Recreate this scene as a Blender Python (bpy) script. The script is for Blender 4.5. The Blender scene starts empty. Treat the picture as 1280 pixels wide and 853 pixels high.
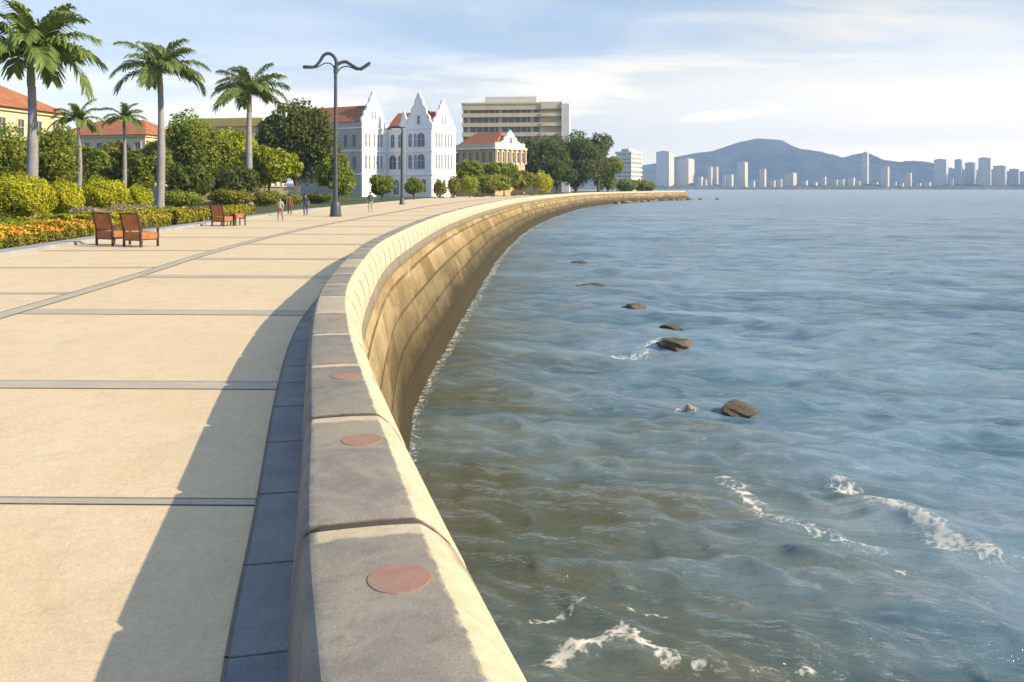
import bpy, math, random
import numpy as np
from mathutils import Vector, Matrix

SC = bpy.context.scene
COL = SC.collection
R = math.radians
PI = math.pi
F = 1108.0          # focal length in photo pixels
EYE = 2.1           # eye height above the promenade
SEA = -3.9          # sea level
HOR = 235.0
rng = np.random.default_rng(7)

def X(px, d): return (px - 640.0) / F * d
def Z(py, d): return EYE + (HOR - py) / F * d

# ------------------------------------------------------------------ objects
def tag(o, label=None, cat=None, group=None, kind=None):
    if label: o['label'] = label
    if cat: o['category'] = cat
    if group: o['group'] = group
    if kind: o['kind'] = kind
    return o

def link(name, me, parent=None):
    o = bpy.data.objects.new(name, me)
    COL.objects.link(o)
    if parent: o.parent = parent
    return o

def thing(name, label, cat, loc=(0, 0, 0), rz=0.0, group=None):
    o = bpy.data.objects.new(name, None)
    COL.objects.link(o)
    o.empty_display_size = .2
    o.location = loc
    o.rotation_euler = (0, 0, rz)
    return tag(o, label, cat, group)

def copy_tree(o, parent=None):
    c = o.copy()
    COL.objects.link(c)
    if parent: c.parent = parent
    for ch in [k for k in COL.objects if k.parent == o]:
        copy_tree(ch, c)
    return c

def fast_mesh(name, V, Q, mats, midx=None, smooth=False, uv=None):
    """V (n,3), Q (m,k) all faces with the same number of corners."""
    V = np.asarray(V, dtype=np.float32); Q = np.asarray(Q, dtype=np.int32)
    me = bpy.data.meshes.new(name)
    m, k = Q.shape
    me.vertices.add(len(V)); me.vertices.foreach_set('co', V.ravel())
    me.loops.add(m * k); me.loops.foreach_set('vertex_index', Q.ravel())
    me.polygons.add(m)
    me.polygons.foreach_set('loop_start', np.arange(0, m * k, k, dtype=np.int32))
    if midx is not None: me.polygons.foreach_set('material_index', np.asarray(midx, dtype=np.int32))
    me.update(calc_edges=True)
    me.polygons.foreach_set('use_smooth', np.full(m, smooth, dtype=bool))
    if uv is not None:
        l = me.uv_layers.new(name='UVMap')
        l.data.foreach_set('uv', np.asarray(uv, dtype=np.float32)[Q.ravel()].ravel())
    for mt in (mats if isinstance(mats, (list, tuple)) else [mats]): me.materials.append(mt)
    return me

class MB:
    """collects shapes and links them as one mesh object"""
    def __init__(s): s.v = []; s.f = []
    def add(s, vs, fs):
        b = len(s.v)
        s.v += [tuple(p) for p in vs]; s.f += [tuple(i + b for i in f) for f in fs]
        return s
    def box(s, x0, x1, y0, y1, z0, z1):
        return s.add([(x0, y0, z0), (x1, y0, z0), (x1, y1, z0), (x0, y1, z0), (x0, y0, z1), (x1, y0, z1), (x1, y1, z1), (x0, y1, z1)],
                     [(0, 3, 2, 1), (4, 5, 6, 7), (0, 1, 5, 4), (1, 2, 6, 5), (2, 3, 7, 6), (3, 0, 4, 7)])
    def prism(s, poly, off):
        """polygon of 3-D points swept along a vector"""
        n = len(poly); off = Vector(off)
        P = [Vector(p) for p in poly]
        return s.add(P + [p + off for p in P], [tuple(range(n - 1, -1, -1)), tuple(range(n, 2 * n))] +
                     [(i, (i + 1) % n, (i + 1) % n + n, i + n) for i in range(n)])
    def tube(s, pts, rad, n=8, cap=True):
        pts = [Vector(p) for p in pts]
        if not hasattr(rad, '__len__'): rad = [rad] * len(pts)
        vs = []; fs = []
        ref = Vector((0.3, 0.9, 0.1)).normalized()
        for i, p in enumerate(pts):
            t = (pts[min(i + 1, len(pts) - 1)] - pts[max(i - 1, 0)]).normalized()
            if abs(t.dot(ref)) > .97: r2 = Vector((1, 0, 0))
            else: r2 = ref
            a = t.cross(r2).normalized(); b = t.cross(a).normalized()
            for k in range(n):
                an = 2 * PI * k / n
                vs.append(p + (a * math.cos(an) + b * math.sin(an)) * rad[i])
        for i in range(len(pts) - 1):
            for k in range(n):
                k2 = (k + 1) % n
                fs.append((i * n + k, i * n + k2, (i + 1) * n + k2, (i + 1) * n + k))
        if cap:
            fs.append(tuple(range(n - 1, -1, -1))); fs.append(tuple(range((len(pts) - 1) * n, len(pts) * n)))
        return s.add(vs, fs)
    def lathe(s, prof, c=(0, 0, 0), n=16):
        return s.tube([(c[0], c[1], c[2] + z) for r, z in prof], [r for r, z in prof], n)
    def build(s, name, mat, parent=None, smooth=False, bevel=0):
        me = bpy.data.meshes.new(name)
        me.from_pydata([tuple(p) for p in s.v], [], s.f)
        me.materials.append(mat)
        import bmesh
        bm = bmesh.new(); bm.from_mesh(me)
        bmesh.ops.recalc_face_normals(bm, faces=bm.faces)
        if bevel:
            es = [e for e in bm.edges if len(e.link_faces) == 2 and e.calc_face_angle(0) > .6]
            bmesh.ops.bevel(bm, geom=es, offset=bevel, segments=2, affect='EDGES', profile=.6)
        bm.to_mesh(me); bm.free()
        if smooth:
            me.polygons.foreach_set('use_smooth', np.ones(len(me.polygons), dtype=bool))
            me.set_sharp_from_angle(angle=R(40))
        return link(name, me, parent)

# ------------------------------------------------------------------ materials
class NT:
    def __init__(s, name):
        s.m = bpy.data.materials.new(name); s.m.use_nodes = True
        s.t = s.m.node_tree; s.n = s.t.nodes; s.n.clear()
        s.out = s.n.new('ShaderNodeOutputMaterial')
    def node(s, typ, **kw):
        o = s.n.new('ShaderNode' + typ)
        for k, v in kw.items():
            if k.startswith('i_'): o.inputs[k[2:].replace('_', ' ')].default_value = v
            else: setattr(o, k, v)
        return o
    def l(s, a, b): s.t.links.new(a, b)
    def noise(s, vec, scale, detail=4, rough=.55, dist=0, dim='3D'):
        o = s.node('TexNoise'); o.noise_dimensions = dim
        o.inputs['Scale'].default_value = scale; o.inputs['Detail'].default_value = detail
        o.inputs['Roughness'].default_value = rough; o.inputs['Distortion'].default_value = dist
        if vec is not None: s.l(vec, o.inputs['Vector'])
        return o.outputs['Fac']
    def ramp(s, fac, stops, interp='LINEAR'):
        o = s.node('ValToRGB'); o.color_ramp.interpolation = interp
        e = o.color_ramp.elements
        while len(e) < len(stops): e.new(.5)
        for k, (p, c) in enumerate(stops):
            e[k].position = p
            e[k].color = (*c, 1) if hasattr(c, '__len__') else (c, c, c, 1)
        s.l(fac, o.inputs['Fac'])
        return o.outputs['Color']
    def mix(s, fac, a, b, blend='MIX'):
        o = s.node('Mix', data_type='RGBA', blend_type=blend)
        for sock, val in ((o.inputs['Factor'], fac), (o.inputs[6], a), (o.inputs[7], b)):
            if isinstance(val, (int, float)): sock.default_value = val if sock.type == 'VALUE' else (val, val, val, 1)
            elif isinstance(val, tuple): sock.default_value = (*val, 1)
            else: s.l(val, sock)
        return o.outputs[2]
    def math(s, op, a, b=None, c=None, clamp=False):
        o = s.node('Math', operation=op); o.use_clamp = clamp
        for i, v in enumerate((a, b, c)):
            if v is None: continue
            if isinstance(v, (int, float)): o.inputs[i].default_value = v
            else: s.l(v, o.inputs[i])
        return o.outputs[0]
    def pos(s, kind='Object'):
        return s.node('TexCoord').outputs[kind]
    def scalev(s, vec, sc):
        o = s.node('Mapping'); o.inputs['Scale'].default_value = sc
        s.l(vec, o.inputs['Vector']); return o.outputs['Vector']
    def bsdf(s, color, rough=.6, bump=None, bstr=.3, bdist=.02, spec=.3, metal=0.0):
        b = s.node('BsdfPrincipled')
        if isinstance(color, tuple): b.inputs['Base Color'].default_value = (*color, 1)
        else: s.l(color, b.inputs['Base Color'])
        if isinstance(rough, (int, float)): b.inputs['Roughness'].default_value = rough
        else: s.l(rough, b.inputs['Roughness'])
        b.inputs['Specular IOR Level'].default_value = spec
        b.inputs['Metallic'].default_value = metal
        if bump is not None:
            bn = s.node('Bump'); bn.inputs['Strength'].default_value = bstr; bn.inputs['Distance'].default_value = bdist
            s.l(bump, bn.inputs['Height']); s.l(bn.outputs['Normal'], b.inputs['Normal'])
        s.l(b.outputs[0], s.out.inputs['Surface'])
        return b

def mottled(name, c1, c2, scale=3, rough=.7, c3=None, fine=30, bstr=.3, bdist=.01, spec=.25, world=False):
    """two or three tones of one surface laid over each other by noise, with a fine grain"""
    t = NT(name)
    p = t.node('NewGeometry').outputs['Position'] if world else t.pos()
    a = t.noise(p, scale, 6, .62, .6)
    col = t.mix(t.ramp(a, [(.33, 0), (.67, 1)]), c1, c2)
    if c3:
        b = t.noise(p, scale * .37, 4, .6, .4)
        col = t.mix(t.ramp(b, [(.48, 0), (.72, .8)]), col, c3)
    g = t.noise(p, fine, 5, .7)
    col = t.mix(.5, col, t.ramp(g, [(.25, .62), (.75, 1.25)]), 'MULTIPLY')
    t.bsdf(col, rough, g, bstr, bdist, spec)
    return t.m

def leafmat(name, c_dark, c_light, c_alt=None, trans=.35, sc=.5):
    t = NT(name)
    g = t.node('NewGeometry')
    rnd = g.outputs['Random Per Island']
    n = t.noise(g.outputs['Position'], sc, 3, .6)
    f = t.math('ADD', t.math('MULTIPLY', rnd, .6), t.math('MULTIPLY', n, .7))
    col = t.mix(t.ramp(f, [(.3, 0), (.95, 1)]), c_dark, c_light)
    if c_alt:
        n2 = t.noise(g.outputs['Position'], sc * .6, 2, .5)
        col = t.mix(t.ramp(n2, [(.5, 0), (.66, .75)]), col, c_alt)
    b = t.node('BsdfPrincipled'); t.l(col, b.inputs['Base Color'])
    b.inputs['Roughness'].default_value = .55; b.inputs['Specular IOR Level'].default_value = .25
    tr = t.node('BsdfTranslucent'); t.l(t.mix(.4, col, (.25, .28, .02)), tr.inputs['Color'])
    ms = t.node('MixShader'); ms.inputs[0].default_value = trans
    t.l(b.outputs[0], ms.inputs[1]); t.l(tr.outputs[0], ms.inputs[2]); t.l(ms.outputs[0], t.out.inputs['Surface'])
    return t.m

# ------------------------------------------------------------------ curves
def spline(pts, step=.25):
    """Catmull-Rom in y-ordered control points -> dense polyline sampled evenly by arc length"""
    P = np.array(pts, float)
    out = []
    for i in range(len(P) - 1):
        p0 = P[i - 1] if i > 0 else 2 * P[0] - P[1]
        p1, p2 = P[i], P[i + 1]
        p3 = P[i + 2] if i + 2 < len(P) else 2 * P[-1] - P[-2]
        t01 = max(np.linalg.norm(p1 - p0), 1e-6) ** .5; t12 = max(np.linalg.norm(p2 - p1), 1e-6) ** .5; t23 = max(np.linalg.norm(p3 - p2), 1e-6) ** .5
        m1 = (p2 - p1) + t12 * ((p1 - p0) / t01 - (p2 - p0) / (t01 + t12))
        m2 = (p2 - p1) + t12 * ((p3 - p2) / t23 - (p3 - p1) / (t12 + t23))
        for t in np.linspace(0, 1, 60, endpoint=False):
            h = 2 * t**3 - 3 * t**2 + 1; h1 = t**3 - 2 * t**2 + t; h2 = -2 * t**3 + 3 * t**2; h3 = t**3 - t**2
            out.append(h * p1 + h1 * m1 + h2 * p2 + h3 * m2)
    out.append(P[-1])
    out = np.array(out)
    s = np.concatenate([[0], np.cumsum(np.linalg.norm(np.diff(out, axis=0), axis=1))])
    n = int(s[-1] / step) + 1
    ss = np.linspace(0, s[-1], n)
    return ss, np.stack([np.interp(ss, s, out[:, 0]), np.interp(ss, s, out[:, 1])], 1)

class Path:
    def __init__(s, pts, step=.25):
        s.s, s.p = spline(pts, step)
        t = np.gradient(s.p, axis=0); t /= np.linalg.norm(t, axis=1)[:, None]
        k = np.ones(9) / 9
        tp = np.pad(t, ((4, 4), (0, 0)), mode='edge')
        t = np.stack([np.convolve(tp[:, 0], k, 'valid'), np.convolve(tp[:, 1], k, 'valid')], 1)
        s.t = t / np.linalg.norm(t, axis=1)[:, None]
        s.nr = np.stack([s.t[:, 1], -s.t[:, 0]], 1)       # to the right of travel: seaward
    def at(s, q, off=0.0):
        """points at arc lengths q, moved seaward by off"""
        f = lambda a: np.stack([np.interp(q, s.s, a[:, 0]), np.interp(q, s.s, a[:, 1])], -1)
        return f(s.p) + f(s.nr) * np.asarray(off)[..., None]
    def s_of_y(s, y): return np.interp(y, s.p[:, 1], s.s)
    def x_of_y(s, y): return np.interp(y, s.p[:, 1], s.p[:, 0])

WALL = Path([(1.35, -6.5), (-.03, 0), (-.555, 2.2), (-.96, 3.76), (-1.40, 5.8), (-2.0, 8.5), (-2.6, 11.46), (-3.02, 14), (-3.5, 18), (-4.05, 24), (-4.32, 32),
             (-4.4, 47.5), (-3.9, 65), (-2.9, 85), (1.3, 138), (10.4, 208), (22, 277), (39, 340), (64, 400), (86, 440)])
KERB = Path([(-14.3, -25), (-14.5, 5), (-15.35, 25.8), (-16.3, 36), (-16.9, 46), (-18, 65), (-18.6, 85), (-17.5, 115), (-15.7, 165), (-12.5, 190),
             (-5, 215), (5, 240), (16, 275), (33, 330), (56, 385), (78, 428)], .5)
MID = Path([(-7.4, -6), (-7.9, 6), (-8.37, 14.5), (-9.0, 21.7), (-9.6, 27), (-10.3, 37), (-10.6, 48.5), (-10.3, 66.5), (-9.3, 106), (-5, 160), (2, 208)], .5)

def strip(name, A, B, z, mat, uv=True, parent=None, zb=None):
    """a sheet between two polylines of the same length"""
    n = len(A)
    V = np.zeros((2 * n, 3)); V[:n, :2] = A; V[n:, :2] = B; V[:n, 2] = z; V[n:, 2] = z if zb is None else zb
    i = np.arange(n - 1)
    Q = np.stack([i, n + i, n + i + 1, i + 1], 1)
    me = fast_mesh(name, V, Q[:, ::-1], mat)
    me.update()
    if me.polygons[0].normal.z < 0 and zb is None: me.flip_normals()
    return link(name, me, parent)
# ------------------------------------------------------------------ camera, sun, sky, air
cam = bpy.data.cameras.new('camera'); co = bpy.data.objects.new('camera', cam); COL.objects.link(co)
co.location = (0, 0, EYE); co.rotation_euler = (R(90), 0, 0)
cam.sensor_width = 36; cam.lens = 36 * F / 1280; cam.shift_y = -191.5 / 1280
cam.clip_start = .05; cam.clip_end = 30000
SC.camera = co

EL, AZ = R(29.5), R(107)     # azimuth from +y towards +x
sd = Vector((math.sin(AZ) * math.cos(EL), math.cos(AZ) * math.cos(EL), math.sin(EL)))
sl = bpy.data.lights.new('sun', 'SUN'); sl.energy = 4.2; sl.angle = R(.5); sl.color = (1.0, .85, .635)
so = bpy.data.objects.new('sun', sl); COL.objects.link(so); so.rotation_euler = sd.to_track_quat('Z', 'Y').to_euler()
so.location = (60, -20, 60)

W = bpy.data.worlds.new('World'); SC.world = W; W.use_nodes = True
t = W.node_tree; t.nodes.clear()
class WN(NT):
    def __init__(s, tree): s.t = tree; s.n = tree.nodes
w = WN(t)
sky = w.node('TexSky', sky_type='NISHITA'); sky.sun_disc = False; sky.sun_elevation = EL; sky.sun_rotation = AZ
sky.air_density = 1.0; sky.dust_density = 1.2; sky.ozone_density = 1.5
tc = w.node('TexCoord').outputs['Generated']
sep = w.node('SeparateXYZ'); w.l(tc, sep.inputs[0])
zz = w.math('MAXIMUM', sep.outputs[2], .0)
# cloud layer: the direction carried up to a flat deck, streaks lying across the view
inv = w.math('DIVIDE', 1.0, w.math('ADD', zz, .09))
cv = w.node('CombineXYZ')
w.l(w.math('MULTIPLY', sep.outputs[0], inv), cv.inputs[0]); w.l(w.math('MULTIPLY', sep.outputs[1], inv), cv.inputs[1])
mp = w.node('Mapping'); mp.inputs['Rotation'].default_value = (0, 0, R(-9)); mp.inputs['Scale'].default_value = (.55, .85, 1); mp.inputs['Location'].default_value = (3.35, 1.3, 0)
w.l(cv.outputs[0], mp.inputs['Vector'])
n1 = w.noise(mp.outputs[0], 1.15, 7, .56, .5)
n2 = w.noise(mp.outputs[0], .5, 3, .5, .2)
cm = w.math('ADD', w.math('MULTIPLY', n1, .65), w.math('MULTIPLY', n2, .5))
cm = w.ramp(cm, [(.45, .10), (.68, .90)], 'EASE')
cm = w.math('MULTIPLY', cm, w.ramp(w.math('ADD', w.math('MULTIPLY', sep.outputs[1], .5), .5), [(.4, .15), (.62, 1)]))
cm = w.math('MULTIPLY', cm, w.ramp(w.math('ADD', w.math('MULTIPLY', sep.outputs[0], .5), .5), [(.26, .6), (.5, 1)]))
# the streaks run together into a bright veil low in the sky, more so towards the sun
low = w.ramp(zz, [(.0, 1.0), (.10, .85), (.27, .0)], 'EASE')
side = w.ramp(sep.outputs[0], [(.0, .25), (.5, 1)])
low = w.math('MULTIPLY', low, w.math('ADD', w.math('MULTIPLY', side, .75), .25))
mask = w.math('MAXIMUM', cm, low)
veil = w.ramp(zz, [(.0, 1.0), (.06, .55), (.17, 0)], 'EASE')
n3 = w.noise(mp.outputs[0], .8, 4, .55, .3)
ccol = w.mix(w.ramp(n3, [(.42, 0), (.62, 1)]), (6.3, 6.9, 7.8), (9.4, 8.5, 6.8))
lift = w.mix(.38, sky.outputs[0], (3.7, 5.5, 7.8))
ccol = w.mix(veil, ccol, (23.0, 19.0, 13.2))
skyc = w.mix(mask, lift, ccol)
skyc = w.mix(w.ramp(w.math('ADD', w.math('MULTIPLY', sep.outputs[1], .5), .5), [(.30, .65), (.60, 0)]), skyc, (2.0, 4.0, 8.2))
bg = w.node('Background'); bg.inputs['Strength'].default_value = .075
w.l(skyc, bg.inputs['Color'])
wo = w.node('OutputWorld'); w.l(bg.outputs[0], wo.inputs['Surface'])

ht = NT('haze_air')
pv = ht.node('VolumePrincipled'); pv.inputs['Color'].default_value = (.47, .67, .98, 1); pv.inputs['Density'].default_value = 1.5e-4
pv.inputs['Anisotropy'].default_value = .0
ht.l(pv.outputs[0], ht.out.inputs['Volume'])
hz = MB().box(-7000, 7000, -600, 7200, SEA - 2.5, 420).build('haze', ht.m)
tag(hz, kind='stuff')

SC.view_settings.view_transform = 'Standard'; SC.view_settings.look = 'None'; SC.view_settings.gamma = 1.0
SC.view_settings.use_curve_mapping = False; SC.view_settings.exposure = .90
SC.render.engine = 'CYCLES'
SC.cycles.max_bounces = 6; SC.cycles.diffuse_bounces = 3; SC.cycles.glossy_bounces = 3; SC.cycles.transparent_max_bounces = 6; SC.cycles.volume_bounces = 0
SC.cycles.use_denoising = True

# ------------------------------------------------------------------ sea
tm = NT('sea_water')
geo = tm.node('NewGeometry'); P = geo.outputs['Position']
at = tm.node('Attribute', attribute_name='shallow').outputs['Fac']
fo = tm.node('Attribute', attribute_name='foam').outputs['Fac']
rot = tm.node('Mapping'); rot.inputs['Rotation'].default_value = (0, 0, R(14)); tm.l(P, rot.inputs['Vector']); PR = rot.outputs['Vector']
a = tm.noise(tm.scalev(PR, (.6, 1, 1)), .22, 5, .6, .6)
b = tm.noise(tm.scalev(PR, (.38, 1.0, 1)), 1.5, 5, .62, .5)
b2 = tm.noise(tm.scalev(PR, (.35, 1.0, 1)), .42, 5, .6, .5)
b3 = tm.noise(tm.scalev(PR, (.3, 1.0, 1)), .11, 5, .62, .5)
rip = tm.math('ADD', tm.math('ADD', tm.math('MULTIPLY', b, .36), tm.math('MULTIPLY', b2, .36)), tm.math('MULTIPLY', b3, .28))  # streaks for the body colour, painted stand-in for sky reflected on ripples
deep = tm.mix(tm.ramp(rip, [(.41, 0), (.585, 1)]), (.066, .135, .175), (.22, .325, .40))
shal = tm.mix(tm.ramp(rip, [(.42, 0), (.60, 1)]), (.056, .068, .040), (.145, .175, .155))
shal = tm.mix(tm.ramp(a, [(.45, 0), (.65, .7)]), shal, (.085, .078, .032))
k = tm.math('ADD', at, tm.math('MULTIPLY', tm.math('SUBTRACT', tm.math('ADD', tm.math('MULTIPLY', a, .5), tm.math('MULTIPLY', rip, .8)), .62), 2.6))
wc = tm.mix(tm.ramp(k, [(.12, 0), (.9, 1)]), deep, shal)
fn = tm.noise(tm.scalev(P, (1, 1, .3)), 4.5, 8, .74, .7)
fv = tm.node('TexVoronoi', feature='DISTANCE_TO_EDGE'); fv.inputs['Scale'].default_value = 6.0; tm.l(tm.scalev(P, (1, 1, .2)), fv.inputs['Vector'])
fe = tm.math('ADD', tm.math('MULTIPLY', tm.math('SUBTRACT', fn, .5), 3.0), tm.math('MULTIPLY', tm.math('SUBTRACT', .12, fv.outputs['Distance']), 1.2))
fm = tm.ramp(tm.math('ADD', fo, fe), [(.42, 0), (.8, .95)])
fm = tm.math('MULTIPLY', fm, tm.ramp(fo, [(.04, 0), (.3, 1)]))
r1 = tm.noise(tm.scalev(PR, (.45, 1.2, 1)), 2.2, 6, .62, .4)
r2 = tm.noise(tm.scalev(PR, (.10, .3, 1)), 1.0, 6, .62, .3)
r3 = tm.noise(tm.scalev(PR, (.5, 1.2, 1)), 6.5, 5, .6, .4)
r4 = tm.noise(tm.scalev(PR, (.3, 1, 1)), .11, 5, .6, .3)
hh = tm.math('ADD', tm.math('ADD', tm.math('ADD', tm.math('MULTIPLY', r4, 1.6), tm.math('MULTIPLY', r1, .27)), tm.math('MULTIPLY', r3, .06)), tm.math('MULTIPLY', r2, .55))
bn = tm.node('Bump'); bn.inputs['Strength'].default_value = .9; bn.inputs['Distance'].default_value = 1.0; tm.l(hh, bn.inputs['Height'])
# light that comes back up out of the water does not follow the ripples: an evenly lit body with painted streaks under a rippled mirror
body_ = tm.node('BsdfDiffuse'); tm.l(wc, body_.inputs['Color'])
upn = tm.node('CombineXYZ'); upn.inputs[2].default_value = 1.0
nmix = tm.node('Mix', data_type='VECTOR'); nmix.inputs['Factor'].default_value = .22; tm.l(upn.outputs[0], nmix.inputs[4]); tm.l(bn.outputs['Normal'], nmix.inputs[5])
nn_ = tm.node('VectorMath', operation='NORMALIZE'); tm.l(nmix.outputs[1], nn_.inputs[0]); tm.l(nn_.outputs[0], body_.inputs['Normal'])
glo = tm.node('BsdfGlossy'); tm.l(bn.outputs['Normal'], glo.inputs['Normal']); tm.l(tm.node('Attribute', attribute_name='chop').outputs['Fac'], glo.inputs['Roughness'])
fr = tm.node('Fresnel'); fr.inputs['IOR'].default_value = 1.36; tm.l(bn.outputs['Normal'], fr.inputs['Normal'])
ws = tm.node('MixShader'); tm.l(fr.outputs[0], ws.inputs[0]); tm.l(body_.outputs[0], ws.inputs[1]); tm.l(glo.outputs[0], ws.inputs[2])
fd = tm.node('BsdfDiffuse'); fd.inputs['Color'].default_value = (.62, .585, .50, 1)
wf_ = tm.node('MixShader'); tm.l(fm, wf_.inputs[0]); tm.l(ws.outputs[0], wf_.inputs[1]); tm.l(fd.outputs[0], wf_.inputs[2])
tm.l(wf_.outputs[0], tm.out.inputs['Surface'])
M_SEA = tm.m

th = np.radians(np.arange(-16, 82, .2))
r = [3.0]
while r[-1] < 6600: r.append(r[-1] * (1.0055 if r[-1] < 700 else 1.035))
r = np.array(r)
TH, RR = np.meshgrid(th, r)
ox, oy = 0.0, -1.5
gx = ox + RR * np.sin(TH); gy = oy + RR * np.cos(TH)
gz = np.zeros_like(gx); dxs = np.zeros_like(gx); dys = np.zeros_like(gx)
cell = np.maximum(RR * .0062, RR * np.radians(.2))
wr = np.random.default_rng(3)
for i in range(72):
    lam = .45 * (7.5 / .45) ** (i / 63) * wr.uniform(.9, 1.1) if i < 64 else wr.uniform(9, 20)
    ang = R(243) + wr.normal(0, .42)
    amp = .0118 * lam ** .45 if i < 64 else .028
    kx, ky = 2 * PI / lam * math.cos(ang), 2 * PI / lam * math.sin(ang)
    ph = wr.uniform(0, 2 * PI)
    fade = np.clip((lam / cell - 2.2) / 3.0, 0, 1)
    arg = kx * gx + ky * gy + ph
    gz += amp * fade * np.cos(arg)
    dxs -= amp * fade * .45 * math.cos(ang) * np.sin(arg); dys -= amp * fade * .45 * math.sin(ang) * np.sin(arg)
def seg_dist(px, py, pts):
    best = np.full(px.shape, 1e9); side = np.zeros(px.shape)
    for (ax, ay), (bx, by) in zip(pts[:-1], pts[1:]):
        ux, uy = bx - ax, by - ay; L2 = ux * ux + uy * uy
        q = np.clip(((px - ax) * ux + (py - ay) * uy) / L2, 0, 1)
        d = np.hypot(px - ax - q * ux, py - ay - q * uy)
        m = d < best
        best = np.where(m, d, best); side = np.where(m, np.sign((px - ax) * uy - (py - ay) * ux), side)
    return best, side
def wp(px, py):
    d = F * (EYE - SEA) / (py - HOR); return (X(px, d), d)
foam = np.zeros_like(gx)
FOAMS = [([(905, 603), (935, 622), (962, 640), (1000, 655), (1040, 672), (1090, 692)], .24, .55, .05),
         ([(1048, 603), (1095, 628), (1120, 650), (1160, 668), (1190, 688), (1240, 703)], .28, .72, .13),
         ([(1130, 725), (1190, 732)], .12, .5, .0),
         ([(685, 818), (740, 803), (778, 787), (800, 806), (838, 823)], .16, .72, .05),
         ([(665, 772), (700, 765), (728, 752)], .11, .55, .0),
         ([(865, 832), (905, 836)], .10, .5, .0), ([(940, 838), (1015, 825)], .08, .45, .0), ([(785, 765), (830, 768)], .06, .5, .0),
         ([(770, 437), (800, 436), (828, 430)], .35, .6, .0), ([(788, 407), (810, 409)], .35, .5, .0), ([(852, 507), (868, 509)], .22, .6, .0),
         ([(680, 357), (700, 358)], .4, .45, .0)]
near = RR < 130
for pts, wd, stg, hgt in FOAMS:
    pl = [wp(*p) for p in pts]
    d, sdn = seg_dist(gx, gy, pl)
    foam = np.maximum(foam, stg * np.exp(-(d / wd) ** 2) * near)
    if hgt: gz += hgt * np.exp(-(d / (wd * 1.6)) ** 2) * near
def foot(y):            # how far the wall's foot stands out from its base line
    return np.interp(y, [-10, 14, 24, 32, 50, 100, 180, 300, 440], [1.3, 1.35, 1.45, 1.95, 2.6, 2.4, 2.2, 2.2, 2.2])
bx = np.interp(gy, WALL.p[:, 1], WALL.p[:, 0] + WALL.nr[:, 0] * foot(WALL.p[:, 1]))
slope = np.interp(gy, WALL.p[:, 1], WALL.nr[:, 0])
off = (gx - bx) * slope
foam = np.maximum(foam, np.where(gy < 445, .46 * np.exp(-np.maximum(off - .05, 0) / np.interp(RR, [10, 60, 200, 440], [.16, .35, .8, 1.4])), 0))
shallow = np.clip(1.05 - off / np.interp(gy, [0, 20, 40, 100, 300], [15, 13, 9, 8, 8]), 0, 1) * np.interp(gy, [0, 16, 40, 120, 400], [.95, .85, .62, .45, .2])
calm = np.where((gy < 445) & (gy > -6), np.clip(.25 + off / 2.5, .25, 1), 1); gz *= calm; dxs *= calm; dys *= calm
V = np.stack([gx + dxs, gy + dys, SEA + gz], -1).reshape(-1, 3)
nr_, nc_ = gx.shape
ii, jj = np.meshgrid(np.arange(nr_ - 1), np.arange(nc_ - 1), indexing='ij')
q0 = (ii * nc_ + jj).ravel()
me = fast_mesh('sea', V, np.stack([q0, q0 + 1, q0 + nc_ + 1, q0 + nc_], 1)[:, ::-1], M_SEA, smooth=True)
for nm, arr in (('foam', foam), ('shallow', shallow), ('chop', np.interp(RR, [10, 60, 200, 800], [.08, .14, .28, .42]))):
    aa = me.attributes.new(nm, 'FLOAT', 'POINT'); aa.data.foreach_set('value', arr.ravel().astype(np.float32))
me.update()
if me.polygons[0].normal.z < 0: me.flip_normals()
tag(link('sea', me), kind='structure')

# ------------------------------------------------------------------ land, promenade, kerb
M_PAVE = NT('promenade_paving')
tt = M_PAVE; p = tt.node('NewGeometry').outputs['Position']
a = tt.noise(p, .45, 6, .62, .8); b = tt.noise(p, 3.2, 6, .65, .4); g = tt.noise(p, 60, 4, .7)
c = tt.mix(tt.ramp(a, [(.32, 0), (.68, 1)]), (.63, .485, .295), (.67, .53, .345))
c = tt.mix(tt.math('MULTIPLY', tt.ramp(b, [(.45, 0), (.75, 1)]), .5), c, (.56, .42, .26))
st = tt.noise(p, .9, 6, .66, 1.2)
c = tt.mix(tt.ramp(st, [(.54, 0), (.72, .40)]), c, (.44, .36, .27))
st2 = tt.noise(tt.scalev(p, (1, .35, 1)), 2.1, 6, .7, 2.0)
c = tt.mix(tt.ramp(st2, [(.54, 0), (.72, .5)]), c, (.50, .36, .21))
g2 = tt.noise(p, 17, 5, .72, .5)
c = tt.mix(.5, c, tt.ramp(g, [(.25, .66), (.75, 1.25)]), 'MULTIPLY')
c = tt.mix(.4, c, tt.ramp(g2, [(.28, .72), (.7, 1.14)]), 'MULTIPLY')
tt.bsdf(c, .75, tt.math('ADD', g, g2), .4, .008, .2)
M_PAVE = M_PAVE.m
M_BAND = mottled('paving_band_stone', (.40, .355, .275), (.46, .41, .315), 1.6, .7, (.35, .32, .26), 50, world=True)
M_JOINT = mottled('joint_mortar', (.15, .13, .105), (.21, .185, .15), 4, .9, world=True)
M_GUT = mottled('gutter_slate', (.175, .185, .20), (.26, .255, .25), 2.2, .7, (.14, .15, .17), 40, .5, .012, world=True)
M_KERB = mottled('kerb_concrete', (.31, .31, .30), (.39, .38, .355), 1.4, .8, (.24, .245, .25), 40, world=True)
M_SOIL = mottled('garden_ground', (.05, .075, .02), (.085, .10, .03), 1.2, .95, (.10, .085, .05), 14, .8, .05, world=True)
M_LAND = mottled('land_ground', (.07, .08, .035), (.11, .10, .055), .3, .95, (.14, .12, .08), 5, .6, .05, world=True)

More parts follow.
